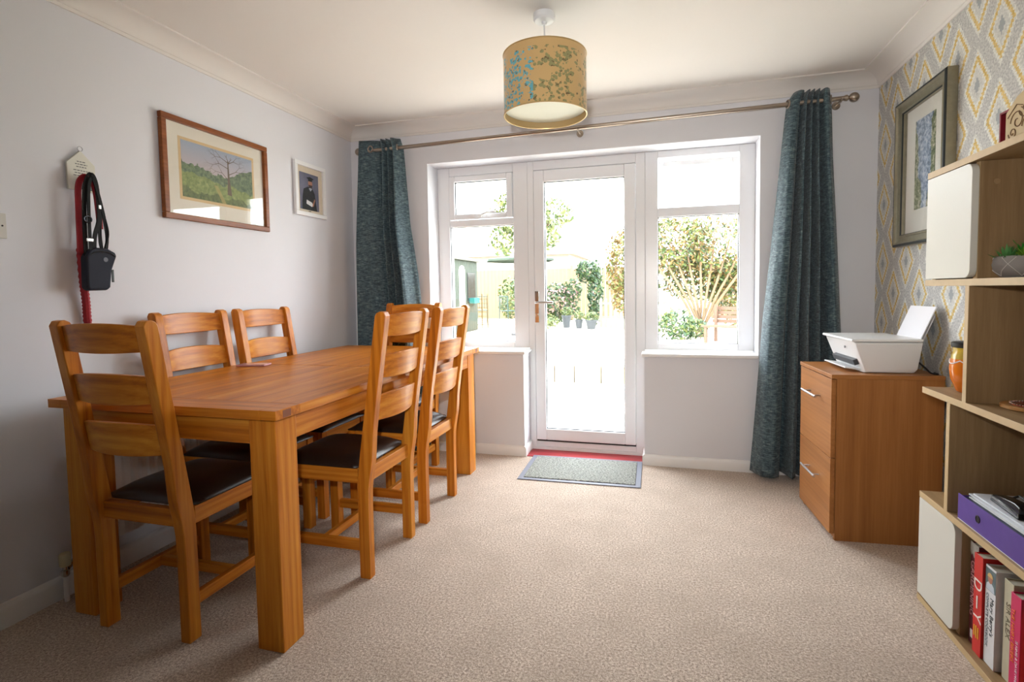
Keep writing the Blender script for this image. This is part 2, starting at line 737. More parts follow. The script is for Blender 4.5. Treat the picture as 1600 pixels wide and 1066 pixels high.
q.tube([(1.337, YF - 0.018, 1.045), (1.337, YF - 0.055, 1.045), (1.350, YF - 0.064, 1.046), (1.40, YF - 0.064, 1.047), (1.462, YF - 0.062, 1.046)], [0.009, 0.009, 0.009, 0.008, 0.009], 10)
q.lathe([(0.011, -0.006), (0.011, 0.0)], (1.337, YF - 0.019, 0.96), 16, axis='y')
q.build('door_handle', M_chrome, leaf_, bevel=0.003)

# red boards under the door recess
k = NT('red_painted_board')
k.base(k.mix(k.noise(k.objco((1, 6, 1)), 8), rgb(150, 34, 42), rgb(182, 60, 66)), 0.45)
q = MB()
q.box((PX0 + 0.014, -0.002, -0.02), (PX1 - 0.014, YF - 0.006, 0.004))
tag(q.build('threshold_board', k.m, bevel=0.002), 'red painted board on the floor in front of the garden door', 'threshold')

# door mat
k = NT('grey_ribbed_mat')
f = k.noise(k.objco((1, 3, 1)), 90, 3, 0.7)
k.base(k.ramp(f, [(0.38, rgb(84, 88, 86)), (0.5, rgb(150, 152, 146)), (0.64, rgb(206, 208, 198))]), 0.95)
k.bump(f, 0.9, 0.01)
mat_ = thing('door_mat', 'grey flecked door mat with smooth blue-grey rubber edge on the carpet', 'mat', (1.70, -0.203, 0.001), radians(1.2))
q = MB()
q.box((-0.362, -0.232, 0), (0.362, 0.232, 0.005))
q.build('rubber_border', plain('mat_rubber', (128, 132, 146), 0.6), mat_, bevel=0.002)
q = MB()
q.box((-0.33, -0.202, 0.003), (0.33, 0.202, 0.010))
q.build('mat_pile', k.m, mat_, bevel=0.003)

# ---------------------------------------------------------------- radiator on left wall
rad = thing('radiator', 'white ribbed panel radiator low on the left wall behind the table', 'radiator', (0, 0, 0))
q = MB()
ya, yb, za, zb = -1.93, -0.45, 0.15, 0.52
q.box((0.03, ya, za), (0.042, yb, zb))
y = ya + 0.015
while y < yb - 0.03:
    q.prism([(0.042, y), (0.050, y + 0.006), (0.050, y + 0.022), (0.042, y + 0.028)], 'z', za + 0.02, zb - 0.02)
    y += 0.036
q.build('panel', M_gloss, rad, smooth=0)
q = MB()
q.box((0.028, ya, zb - 0.002), (0.075, yb, zb + 0.010))
q.box((0.028, ya, za), (0.075, ya + 0.004, zb))
q.box((0.028, yb - 0.004, za), (0.075, yb, zb))
q.build('grille', M_gloss, rad, bevel=0.002)
for y_b in (-1.70, -0.75):
    q = MB()
    q.box((0.002, y_b, 0.2), (0.03, y_b + 0.04, 0.45))
    q.build('wall_bracket', M_gloss, rad)
q = MB()
vy = -2.037
q.lathe([(0.017, 0.135), (0.018, 0.15), (0.018, 0.178), (0.015, 0.182)], (0.045, vy, 0), 18)
q.build('valve_cap', M_cream, rad)
q = MB()
q.lathe([(0.010, 0.095), (0.013, 0.10), (0.013, 0.118), (0.009, 0.121), (0.009, 0.136)], (0.045, vy, 0), 16)
q.tube([(0.045, vy + 0.008, 0.124), (0.045, -1.965, 0.165), (0.045, -1.93, 0.175)], [0.010, 0.012, 0.010], 12)
q.build('valve_body', M_chrome, rad)
q = MB()
q.tube([(0.045, vy, 0.0), (0.045, vy, 0.096)], 0.0085, 12)
q.build('pipe', M_gloss, rad)

# light switch
sw = thing('light_switch', 'white light switch at the left edge of the left wall', 'switch', (0, -2.168, 1.381))
q = MB()
q.box((0, -0.043, -0.043), (0.008, 0.043, 0.043))
q.build('face_plate', plain('switch_plastic', (205, 203, 196), 0.4, var=0), sw, bevel=0.002)
q = MB()
q.box((0.008, -0.006, -0.011), (0.013, 0.006, 0.011))
q.build('rocker', M_white, sw)
q = MB()
q.lathe([(0.003, 0.008), (0.003, 0.0095)], (0, 0.030, 0.0), 8, axis='x')
q.build('screw', M_black, sw)

# ---------------------------------------------------------------- pictures
# watercolour landscape
cx_, cz_ = (-1.53 - 0.88) / 2, 1.725
pic = thing('landscape_picture', 'brown wooden framed landscape with bare tree and green fields on the left wall', 'picture', (0.0, cx_, cz_))
pw, ph = 0.655, 0.476
q = MB()
fw = 0.027
for (a0, a1, b0, b1) in ((-pw / 2, pw / 2, ph / 2 - fw, ph / 2), (-pw / 2, pw / 2, -ph / 2, -ph / 2 + fw),
                         (-pw / 2, -pw / 2 + fw, -ph / 2 + fw, ph / 2 - fw), (pw / 2 - fw, pw / 2, -ph / 2 + fw, ph / 2 - fw)):
    q.box((0.003, a0, b0), (0.026, a1, b1))
q.build('picture_frame', wood('red_brown_frame', (104, 54, 22), (134, 76, 36), (156, 96, 50), 'y', 0.35, 20, False, 0.1, 0.05), pic, bevel=0.004)
M_mount = plain('cream_mount', (226, 220, 206), 0.8, var=0.01)
q = MB()
q.box((0.004, -pw / 2 + fw, -ph / 2 + fw), (0.010, pw / 2 - fw, ph / 2 - fw))
q.build('mount', M_mount, pic, smooth=0)
# printed picture, y -> right, z -> up
aw, ah = 0.44, 0.265
q = MB()
zc = 0.008
q.box((0.0100, -aw / 2 - 0.014, zc - ah / 2 - 0.014), (0.0106, aw / 2 + 0.014, zc + ah / 2 + 0.014))
q.build('mount_line', plain('mount_line_card', (214, 186, 140), 0.8, var=0), pic, smooth=0)


def mk_landscape():
    k = NT('pastel_landscape')
    tc = k.n('ShaderNodeTexCoord')
    sp = k.n('ShaderNodeSeparateXYZ')
    k.t.links.new(tc.outputs['Object'], sp.inputs[0])
    y, z = sp.outputs[1], sp.outputs[2]
    co = k.objco()
    n1 = k.noise(co, 16, 4, 0.6)
    n2 = k.noise(co, 60, 3, 0.7)
    zz = k.math('MULTIPLY_ADD', k.math('SUBTRACT', n1, 0.5), 0.09, z)
    sky = k.mix(k.math('MULTIPLY_ADD', z, 5.0, 0.2), rgb(206, 186, 182), rgb(150, 168, 190))
    trees = k.ramp(n2, [(0.35, rgb(78, 98, 78)), (0.65, rgb(128, 146, 110))])
    grass = k.ramp(n2, [(0.3, rgb(104, 122, 72)), (0.55, rgb(142, 156, 96)), (0.75, rgb(172, 170, 116))])
    fore = k.ramp(n2, [(0.3, rgb(78, 94, 60)), (0.7, rgb(124, 136, 84))])
    treeline = k.math('ADD', 0.018, k.math('ADD', k.math('MULTIPLY', y, -0.16), k.math('MULTIPLY', k.math('MAXIMUM', k.math('SUBTRACT', y, 0.03), 0.0), 0.55)))
    c = k.mix(k.math('LESS_THAN', zz, treeline), sky, trees)
    c = k.mix(k.math('LESS_THAN', zz, k.math('ADD', -0.028, k.math('MULTIPLY', y, -0.11))), c, grass)
    c = k.mix(k.math('LESS_THAN', zz, k.math('ADD', -0.092, k.math('MULTIPLY', y, -0.05))), c, fore)
    path = k.math('LESS_THAN', k.math('ABSOLUTE', k.math('SUBTRACT', k.math('ADD', y, k.math('MULTIPLY', z, 0.6)), -0.05)), 0.012)
    path = k.math('MULTIPLY', path, k.math('LESS_THAN', z, -0.04))
    c = k.mix(k.math('MULTIPLY', path, 0.7), c, rgb(178, 160, 100))
    return k.base(c, 0.7)


q = MB()
q.box((0.0106, -aw / 2, zc - ah / 2), (0.0112, aw / 2, zc + ah / 2))
art = q.build('landscape_print', mk_landscape(), pic, smooth=0)
q = MB()


def branch(y, z, ang, ln, w, d):
    y2, z2 = y + sin(ang) * ln, z + cos(ang) * ln
    px, pz = cos(ang), -sin(ang)
    q.poly([(0.0118, y - px * w, z - pz * w), (0.0118, y + px * w, z + pz * w), (0.0118, y2 + px * w * 0.6, z2 + pz * w * 0.6), (0.0118, y2 - px * w * 0.6, z2 - pz * w * 0.6)])
    if d:
        for s_ in (-1, 1):
            branch(y2, z2, ang + s_ * random.uniform(0.3, 0.7), ln * random.uniform(0.6, 0.85), w * 0.6, d - 1)


q.poly([(0.0118, 0.045, -0.075), (0.0118, 0.075, -0.078), (0.0118, 0.064, 0.0), (0.0118, 0.058, 0.10), (0.0118, 0.052, 0.10), (0.0118, 0.050, 0.0)])
for (y_, z_, a_, l_) in ((0.055, 0.09, -1.2, 0.05), (0.055, 0.085, 1.1, 0.04), (0.055, 0.10, -0.5, 0.018), (0.055, 0.06, -1.3, 0.06), (0.06, 0.03, 1.1, 0.05), (0.055, 0.0, -0.9, 0.05), (0.06, 0.09, 0.6, 0.02)):
    branch(y_, z_, a_, l_, 0.0022, 3 if l_ > 0.03 else 1)
# keep twigs inside the print
for v in q.bm.verts:
    v.co.y = max(-aw / 2, min(aw / 2, v.co.y))
    v.co.z = max(zc - ah / 2, min(zc + ah / 2 - 0.001, v.co.z))
q.build('painted_tree', plain('pastel_bark', (112, 98, 84), 0.8, var=0.1, vs=60), art, smooth=0)
M_picglass = mk_glass()
M_picglass.name = 'picture_glass'
q = MB()
q.box((0.0135, -pw / 2 + fw, -ph / 2 + fw), (0.015, pw / 2 - fw, ph / 2 - fw))
q.build('glazing', M_picglass, pic, smooth=0)

# graduation portrait
gp = thing('portrait_photograph', 'small white framed graduation portrait beside the left curtain', 'picture', (0.0, -0.490, 1.790))
pw, ph, fw = 0.300, 0.335, 0.026
q = MB()
for (a0, a1, b0, b1) in ((-pw / 2, pw / 2, ph / 2 - fw, ph / 2), (-pw / 2, pw / 2, -ph / 2, -ph / 2 + fw),
                         (-pw / 2, -pw / 2 + fw, -ph / 2 + fw, ph / 2 - fw), (pw / 2 - fw, pw / 2, -ph / 2 + fw, ph / 2 - fw)):
    q.box((0.002, a0, b0), (0.022, a1, b1))
q.build('picture_frame', M_white, gp, bevel=0.003)
q = MB()
q.box((0.003, -pw / 2 + fw, -ph / 2 + fw), (0.009, pw / 2 - fw, ph / 2 - fw))
q.build('mount', plain('beige_mount', (222, 208, 188), 0.8, var=0), gp, smooth=0)
q = MB()
q.box((0.009, -0.100, -0.125), (0.0095, 0.085, 0.105))
k = NT('studio_backdrop')
k.base(k.mix(k.noise(k.objco(), 9), rgb(70, 72, 96), rgb(132, 132, 152)), 0.5)
ph_ = q.build('photo_print', k.m, gp, smooth=0)


def flat(pts, mat, name, dx):
    q = MB()
    q.poly([(0.0095 + dx, u * 1.09 - 0.008, v * 1.05 - 0.026) for u, v in pts])
    return q.build(name, mat, ph_, smooth=0)


M_gown = plain('gown_black', (16, 18, 22), 0.6, var=0)
M_skin = plain('printed_skin', (176, 122, 98), 0.6, var=0.05)
flat([(-0.066, -0.095), (0.068, -0.095), (0.058, -0.05), (0.048, 0.01), (0.026, 0.042), (-0.012, 0.046), (-0.05, 0.028), (-0.062, -0.02)], M_gown, 'printed_gown', 0.0004)
flat([(0.01 + 0.019 * sin(t) , 0.066 + 0.027 * cos(t)) for t in [i * pi / 8 for i in range(16)]], M_skin, 'printed_face', 0.0006)
flat([(-0.006, 0.058), (0.028, 0.058), (0.024, 0.042), (0.010, 0.034), (-0.002, 0.042)], plain('printed_beard', (58, 34, 26), 0.6, var=0), 'printed_beard', 0.0008)
flat([(-0.024, 0.098), (0.010, 0.108), (0.044, 0.098), (0.028, 0.091), (0.028, 0.080), (-0.008, 0.080), (-0.008, 0.091)], M_gown, 'printed_cap', 0.0008)
flat([(-0.005, 0.036), (0.010, 0.020), (0.026, 0.036), (0.018, 0.040), (0.003, 0.040)], plain('printed_shirt', (170, 178, 190), 0.6, var=0), 'printed_collar', 0.0009)
flat([(-0.03, -0.058), (-0.026, -0.034), (0.022, -0.046), (0.030, -0.062), (0.020, -0.072)], M_white, 'printed_scroll', 0.0008)
flat([(0.022, -0.07), (0.034, -0.068), (0.050, -0.03), (0.044, -0.02), (0.034, -0.04)], M_skin, 'printed_hand', 0.0010)
q = MB()
q.box((0.0092, -0.020, -0.1345), (0.0096, 0.004, -0.1305))
q.build('mount_mark', M_gown, gp, smooth=0)
q = MB()
q.box((0.0125, -pw / 2 + fw, -ph / 2 + fw), (0.014, pw / 2 - fw, ph / 2 - fw))
q.build('glazing', M_picglass, gp, smooth=0)

# right hand framed artwork
y0, y1, z0_, z1_ = -0.838, -0.345, 1.318, 2.018
rp = thing('framed_artwork', 'silver-grey deep framed woodland artwork on the patterned wall above the printer', 'picture', (WX, (y0 + y1) / 2, (z0_ + z1_) / 2))
hw, hh = (y1 - y0) / 2, (z1_ - z0_) / 2
M_pewter = plain('pewter_frame', (150, 144, 124), 0.34, 0.65, var=0.10, vs=50)
# moulding profile swept round with mitres: (distance in from edge, x offset towards room)
prof = [(0.0, 0.002), (0.0, 0.040), (0.004, 0.046), (0.012, 0.046), (0.018, 0.038), (0.030, 0.034), (0.044, 0.030), (0.048, 0.034), (0.054, 0.034), (0.058, 0.028), (0.058, 0.002)]
q = MB()
rings = []
for (sy, sz) in ((-1, -1), (1, -1), (1, 1), (-1, 1)):
    rings.append([q.bm.verts.new((-x, sy * (hw - d), sz * (hh - d))) for d, x in prof])
for i in range(4):
    A_, B_ = rings[i], rings[(i + 1) % 4]
    for j in range(len(prof)):
        j2 = (j + 1) % len(prof)
        q.bm.faces.new((A_[j], A_[j2], B_[j2], B_[j])).material_index = 1 if j in (1, 2, 8) else 0
q.build('picture_frame', [M_pewter, plain('dark_slate_lip', (44, 50, 50), 0.4, 0.3, var=0.05)], rp, smooth=0.4)
q = MB()
q.box((-0.012, -hw + 0.056, -hh + 0.056), (-0.006, hw - 0.056, hh - 0.056))
q.build('mount', plain('white_mount', (226, 224, 216), 0.8, var=0.01), rp, smooth=0)
k = NT('woodland_painting')
co = k.objco()
n1, n2 = k.noise(co, 50, 5, 0.75), k.noise(co, 7, 3, 0.6)
c = k.ramp(n1, [(0.36, rgb(50, 66, 36)), (0.48, rgb(112, 124, 84)), (0.56, rgb(176, 176, 150)), (0.66, rgb(214, 206, 190))])
blue = k.ramp(n1, [(0.38, rgb(84, 100, 124)), (0.5, rgb(150, 168, 194)), (0.62, rgb(214, 220, 226))])
tc = k.n('ShaderNodeTexCoord')
sp = k.n('ShaderNodeSeparateXYZ')
k.t.links.new(tc.outputs['Object'], sp.inputs[0])
band = k.math('ABSOLUTE', k.math('ADD', sp.outputs[1], k.math('MULTIPLY_ADD', n2, 0.1, -0.05)))
c = k.mix(k.math('LESS_THAN', band, k.math('MULTIPLY_ADD', sp.outputs[2], 0.12, 0.055)), c, blue)
k.base(c, 0.6)
q = MB()
q.box((-0.0135, -0.095, -0.185), (-0.012, 0.095, 0.225))
q.build('artwork_print', k.m, rp, smooth=0)
q = MB()
q.box((-0.024, -hw + 0.057, -hh + 0.057), (-0.022, hw - 0.057, hh - 0.057))
q.build('glazing', M_picglass, rp, smooth=0)

# ---------------------------------------------------------------- dog lead hook and leads
hk = thing('hook_plaque', 'white house-shaped hanging plaque with hook, on the left wall above the leads', 'plaque', (0, -1.873, 1.62))
q = MB()
q.prism([(-0.050, -0.075), (0.050, -0.075), (0.052, 0.030), (0.0, 0.080), (-0.052, 0.026)], 'x', 0.003, 0.013)
q.build('board', plain('plaque_white', (214, 212, 200), 0.6, var=0.03), hk, bevel=0.002)
q = MB()
ring = [(0.012, 0.0 + 0.009 * cos(t), 0.086 + 0.009 * sin(t)) for t in [i * 2 * pi / 14 for i in range(14)]]
q.tube(ring, 0.0018, 6, closed=True)
q.build('hanging_ring', M_steel, hk)
q = MB()
for r_, (zz, wd) in enumerate(((0.036, 0.030), (0.026, 0.044), (0.016, 0.036), (0.002, 0.058), (-0.008, 0.050), (-0.018, 0.060))):
    x_ = -wd / 2
    while x_ < wd / 2:
        l_ = random.uniform(0.005, 0.011)
        q.box((0.0132, x_, zz - 0.0016), (0.0137, min(x_ + l_, wd / 2), zz + 0.0016))
        x_ += l_ + 0.003
q.build('lettering', plain('plaque_ink', (90, 90, 90), 0.7, var=0), hk, smooth=0)
q = MB()
q.box((0.013, -0.012, -0.070), (0.020, 0.042, -0.022))
q.tube([(0.018, 0.014, -0.045), (0.045, 0.014, -0.052), (0.052, 0.014, -0.040), (0.052, 0.014, -0.026)], 0.004, 8)
q.build('coat_hook', plain('hook_grey', (96, 104, 104), 0.4, 0.6), hk, bevel=0.003)

M_red = plain('red_webbing', (150, 22, 36), 0.7, var=0.12, vs=120)
M_blackweb = plain('black_webbing', (7, 7, 8), 0.8, var=0.1)
M_navy = plain('navy_fabric', (30, 34, 48), 0.8, var=0.1, vs=80, bump=0.2)
ld = thing('red_dog_lead', 'red webbing dog lead hanging down from the plaque hook', 'lead', (0, -0.026, 0))
q = MB()
red = catmull([(0.046, -1.892, 1.30), (0.044, -1.888, 1.46), (0.044, -1.884, 1.555), (0.050, -1.868, 1.592), (0.056, -1.845, 1.590), (0.054, -1.828, 1.54), (0.045, -1.815, 1.46), (0.036, -1.806, 1.40)], 6)
q.ribbon(red, (0, 1, 0.0001), 0.022, 0.004)
q.build('webbing_loop', M_red, ld)
q = MB()
q.tube(catmull([(0.030, -1.880, 1.32), (0.028, -1.876, 1.20), (0.022, -1.866, 1.12), (0.018, -1.862, 1.05), (0.018, -1.858, 0.96)], 10),
       [0.012 + 0.0025 * (i % 2) for i in range(41)], 8)
q.build('braided_tail', M_red, ld)
hn = thing('black_harness', 'black strap dog harness with buckles hanging over the red lead', 'harness', (0, -0.026, 0))
q = MB()
for off, pts in enumerate([
    [(0.058, -1.880, 1.28), (0.056, -1.878, 1.42), (0.058, -1.872, 1.54), (0.062, -1.858, 1.598), (0.064, -1.842, 1.60), (0.064, -1.830, 1.55), (0.060, -1.826, 1.44), (0.058, -1.846, 1.36), (0.058, -1.850, 1.26)],
    [(0.066, -1.868, 1.30), (0.064, -1.866, 1.44), (0.066, -1.862, 1.55), (0.068, -1.850, 1.590), (0.068, -1.836, 1.56), (0.062, -1.812, 1.47), (0.055, -1.800, 1.42), (0.050, -1.792, 1.36), (0.052, -1.806, 1.30), (0.055, -1.822, 1.34), (0.055, -1.822, 1.40)],
]):
    q.ribbon(catmull(pts, 7), (0, 1, 0.0001), 0.015 - 0.004 * off, 0.004)
q.build('strap', M_blackweb, hn)
q = MB()
q.tube(catmull([(0.056, -1.812, 1.47), (0.055, -1.820, 1.38), (0.050, -1.812, 1.30), (0.046, -1.818, 1.24)], 6), 0.004, 6)
q.tube(catmull([(0.056, -1.800, 1.44), (0.054, -1.790, 1.38), (0.050, -1.805, 1.31), (0.046, -1.798, 1.24)], 6), 0.004, 6)
q.build('cord', M_blackweb, hn)
q = MB()
q.box((0.062, -1.882, 1.345), (0.068, -1.856, 1.358))
q.build('buckle', M_chrome, hn, bevel=0.002)
q = MB()
q.box((0.060, -1.829, 1.475), (0.066, -1.818, 1.492))
q.build('buckle', M_chrome, hn, bevel=0.002)
q = MB()
q.tube([(0.066, -1.872 + 0.014 * cos(t), 1.43 + 0.012 * sin(t)) for t in [i * 2 * pi / 14 for i in range(14)]], 0.0028, 6, closed=True)
q.build('ring', plain('gunmetal', (70, 72, 76), 0.25, 1.0, var=0), hn)
pc = thing('pouch', 'navy fabric zip pouch hanging lowest among the dog leads', 'pouch', (0.0, -0.026, 0))
q = MB()
q.prism([(-1.893, 1.170), (-1.885, 1.156), (-1.814, 1.158), (-1.803, 1.170), (-1.795, 1.235), (-1.771, 1.296), (-1.778, 1.308), (-1.806, 1.322), (-1.850, 1.324), (-1.876, 1.310), (-1.890, 1.284)], 'x', 0.036, 0.074)
pb_ = q.build('pouch_body', M_navy, pc, bevel=0.010, seg=4)
q = MB()
q.tube(catmull([(0.076, -1.876, 1.294), (0.077, -1.850, 1.308), (0.077, -1.806, 1.306), (0.076, -1.782, 1.292)], 6), 0.0022, 6)
q.build('zip', M_black, pc)
q = MB()
q.box((0.060, -1.790, 1.190), (0.064, -1.783, 1.240))
q.build('zip_pull', M_black, pc)
q = MB()
q.lathe([(0.009, 0.0738), (0.009, 0.0752)], (0, -1.820, 1.278), 16, axis='x')
q.build('badge', plain('badge_grey', (92, 96, 108), 0.5, var=0), pc)

# ---------------------------------------------------------------- curtain pole
pole = thing('curtain_pole', 'long antique brass curtain pole with ball ends above the garden door', 'curtain pole', (0, 0, 0))
PA, PB_ = Vector((0.155, -0.09, 2.122)), Vector((3.165, -0.09, 2.162))
q = MB()
q.tube([PA, PA.lerp(PB_, 0.5), PB_], 0.0125, 16)
q.build('rod', M_nickel, pole)
for P_, s_ in ((PA, -1), (PB_, 1)):
    q = MB()
    q.lathe([(0.015, -0.012 * s_), (0.017, 0.0), (0.011, 0.006 * s_), (0.010, 0.012 * s_)] + [(max(0.0005, 0.026 * sin(t)), s_ * (0.034 - 0.026 * cos(t))) for t in [0.45 + (pi - 0.45) * i / 10 for i in range(11)]], P_, 24, axis='x', caps=True)
    q.build('finial', M_nickel, pole)
for x_ in (0.215, 1.674, 3.135):
    pz = PA.z + (PB_.z - PA.z) * (x_ - PA.x) / (PB_.x - PA.x)
    q = MB()
    q.tube([(x_, -0.006, pz - 0.012), (x_, -0.075, pz - 0.012), (x_, -0.09, pz - 0.014)], 0.006, 10)
    q.lathe([(0.022, -0.006), (0.022, 0.0)], (x_, 0, pz - 0.012), 20, axis='y')
    q.tube([(x_, -0.09 + 0.017 * cos(t), pz + 0.017 * sin(t)) for t in [pi + pi * i / 8 for i in range(9)]], 0.004, 8)
    q.build('bracket', M_nickel, pole)


def interp(tab, t):
    for i in range(len(tab) - 1):
        if tab[i][0] <= t <= tab[i + 1][0]:
            a, b_ = tab[i], tab[i + 1]
            f = (t - a[0]) / max(1e-9, b_[0] - a[0])
            return a[1] + (b_[1] - a[1]) * f
    return tab[-1][1] if t > tab[-1][0] else tab[0][1]


def curtain(name, label, folds, xl, xr, zt, zb, eyelets):
    """folds: [(u, y)] across the width; xl/xr: [(z, x)] outline tables"""
    t = thing(name, label, 'curtain', (0, 0, 0), group='teal curtains beside the garden door')
    path = catmull([(u, y_, 0) for u, y_ in folds], 8)
    nz = 60
    q = MB()
    rows = []
    for j in range(nz + 1):
        z = zb + (zt - zb) * j / nz
        a, b_ = interp(xl, z), interp(xr, z)
        loose = 1.0 - (z - zb) / (zt - zb)
        row = []
        for i, p in enumerate(path):
            yy = -0.09 + (p.y + 0.09) * (0.45 + 0.75 * min(1.0, loose * 3.0)) + 0.004 * loose * sin(i * 0.9 + z * 3)
            xx = a + (b_ - a) * (p.x + 0.010 * loose * sin(z * 2.3 + i * 0.35))
            row.append(q.bm.verts.new((xx, min(yy, -0.024), z)))
        rows.append(row)
    for j in range(nz):
        for i in range(len(path) - 1):
            q.bm.faces.new((rows[j][i], rows[j][i + 1], rows[j + 1][i + 1], rows[j + 1][i]))
    o = q.build('fabric', M_curtain, t, smooth=3.2)
    s_ = o.modifiers.new('thickness', 'SOLIDIFY')
    s_.thickness = 0.003
    for (x_, y_, nx, ny) in eyelets:
        pz = PA.z + (PB_.z - PA.z) * (x_ - PA.x) / (PB_.x - PA.x)
        q = MB()
        c_ = Vector((x_, y_, pz))
        nrm = Vector((nx, ny, 0)).normalized()
        a_ = nrm.cross(Vector((0, 0, 1)))
        q.tube([c_ + a_ * 0.021 * cos(w) + Vector((0, 0, 0.021 * sin(w))) for w in [i * 2 * pi / 20 for i in range(20)]], 0.0045, 8, closed=True)
        q.build('eyelet', M_nickel, t)
    return t


yF, yBk = -0.150, -0.040
curtain('curtain', 'teal woven eyelet curtain on the right, hanging between the window and the cabinet',
        [(0, -0.06), (0.06, -0.12), (0.16, -0.155), (0.27, -0.13), (0.33, yBk), (0.385, -0.13), (0.42, yF), (0.46, -0.10), (0.485, yBk), (0.515, -0.10), (0.55, yF), (0.59, -0.10), (0.62, yBk), (0.66, -0.10), (0.70, yF), (0.745, -0.09), (0.775, yBk), (0.83, -0.12), (0.90, -0.145), (1.0, -0.10)],
        [(0.03, 2.690), (0.94, 2.752), (1.31, 2.790), (1.67, 2.822), (2.08, 2.856), (2.17, 2.866), (2.22, 2.900)],
        [(0.03, 3.205), (0.87, 3.155), (1.3, 3.130), (1.83, 3.098), (2.1, 3.090), (2.22, 3.078)],
        2.222, 0.028, [(2.868, -0.095, 1, 0.3), (3.085, -0.095, 1, -0.3)])
curtain('curtain', 'teal woven eyelet curtain on the left, in the corner behind the dining table',
        [(0, -0.150), (0.05, -0.145), (0.18, -0.125), (0.32, -0.105), (0.42, -0.075), (0.47, -0.05), (0.53, -0.12), (0.57, yF), (0.605, -0.10), (0.63, -0.05), (0.66, -0.10), (0.69, yF), (0.72, -0.10), (0.75, -0.05), (0.785, -0.12), (0.83, -0.16), (0.88, -0.14), (0.93, -0.09), (1.0, -0.06)],
        [(0.03, 0.10), (0.75, 0.106), (2.19, 0.140)],
        [(0.03, 0.60), (1.05, 0.556), (1.25, 0.538), (1.6, 0.490), (2.0, 0.470), (2.12, 0.462), (2.19, 0.440)],
        2.190, 0.028, [(0.235, -0.128, 0.25, 1), (0.425, -0.095, 1, 0.3)])

# ---------------------------------------------------------------- pendant lamp
LX, LY = 1.703, -1.165
lp = thing('pendant_lamp', 'gold drum pendant lamp with blue floral print hanging from the ceiling', 'lamp', (LX, LY, CZ))
q = MB()
q.lathe([(0.046, 0.0), (0.047, -0.022), (0.040, -0.030), (0.012, -0.034), (0.008, -0.045)], seg=32)
q.build('ceiling_rose', M_white, lp)
zt_, zb_ = 2.130 - CZ, 1.880 - CZ
q = MB()
q.tube([(0, 0, -0.04), (0, 0, zt_ - 0.04)], 0.0028, 8)
q.build('cord', M_white, lp)
R_ = 0.177


def mk_shade():
    k = NT('gold_floral_shade')
    tc = k.n('ShaderNodeTexCoord')
    sp = k.n('ShaderNodeSeparateXYZ')
    k.t.links.new(tc.outputs['Object'], sp.inputs[0])
    co = k.objco()
    ang = k.math('ARCTAN2', sp.outputs[1], sp.outputs[0])
    ax = k.n('ShaderNodeCombineXYZ')
    k.t.links.new(k.math('MULTIPLY', ang, 0.17), ax.inputs[0])
    k.t.links.new(sp.outputs[2], ax.inputs[1])
    vo = k.n('ShaderNodeTexVoronoi')
    k.t.links.new(ax.outputs[0], vo.inputs['Vector'])
    vo.inputs['Scale'].default_value = 78
    n1 = k.noise(ax.outputs[0], 24, 3, 0.6)
    n2 = k.noise(ax.outputs[0], 7, 2, 0.5)
    n3 = k.noise(co, 4, 2)
    n4 = k.noise(ax.outputs[0], 60, 3, 0.7)
    petals = k.math('LESS_THAN', vo.outputs['Distance'], k.math('MULTIPLY_ADD', n1, 1.3, -0.16))
    blobs = k.math('GREATER_THAN', k.math('MULTIPLY_ADD', n1, 0.6, k.math('MULTIPLY', n2, 0.4)), 0.475)
    inz = k.math('MULTIPLY', k.math('LESS_THAN', sp.outputs[2], zt_ - 0.030), blobs)
    msk = k.math('MULTIPLY', petals, inz)
    gold = k.mix(n3, rgb(196, 162, 108), rgb(216, 184, 130))
    # patches of print: blue on one side, sage and bronze further round
    left = k.math('LESS_THAN', sp.outputs[0], -0.01)
    ink = k.mix(left, rgb(140, 142, 98), rgb(84, 176, 196))
    ink = k.mix(k.math('GREATER_THAN', n4, 0.57), ink, rgb(92, 78, 54))
    c = k.mix(k.math('MULTIPLY', msk, 0.9), gold, ink)
    k.base(c, 0.30, 0.25)
    return k.m


q = MB()
n = 72
vo_, vi_, wo_, wi_ = [], [], [], []
q.lathe([(R_, zb_), (R_, zt_), (R_ - 0.002, zt_), (R_ - 0.002, zb_), (R_, zb_)], seg=n, caps=False, mi=0)
for f in q.bm.faces:
    c_ = f.calc_center_median()
    r0 = math.hypot(c_.x, c_.y)
    f.material_index = 1 if r0 < R_ - 0.0015 else 0
shade = q.build('lamp_shade', [mk_shade(), plain('gold_shade_lining', (176, 150, 104), 0.6, var=0)], lp, weld=True)
M_rim = plain('gold_rim', (196, 168, 116), 0.35, 0.5)
for z_ in (zb_, zt_):
    q = MB()
    q.tube([(R_ * cos(i * 2 * pi / 60), R_ * sin(i * 2 * pi / 60), z_) for i in range(60)], 0.0028, 6, closed=True)
    q.build('shade_rim', M_rim, shade)
q = MB()
for a_ in (0, 2 * pi / 3, 4 * pi / 3):
    q.tube([(0.02 * cos(a_), 0.02 * sin(a_), zt_ - 0.035), (R_ * cos(a_), R_ * sin(a_), zt_ - 0.003)], 0.0018, 6)
q.tube([(0.02 * cos(i * 2 * pi / 20), 0.02 * sin(i * 2 * pi / 20), zt_ - 0.035) for i in range(20)], 0.0018, 6, closed=True)
q.build('shade_carrier', M_white, shade)
q = MB()
q.lathe([(0.019, zb_ + 0.030), (R_ - 0.004, zb_ + 0.026), (R_ - 0.004, zb_ + 0.030), (0.019, zb_ + 0.034)], seg=48)
q.lathe([(0.0005, zb_ + 0.029), (0.019, zb_ + 0.030), (0.019, zb_ + 0.034)], seg=24)
q.build('diffuser', plain('frosted_diffuser', (226, 230, 214), 0.6, var=0), lp)
q = MB()
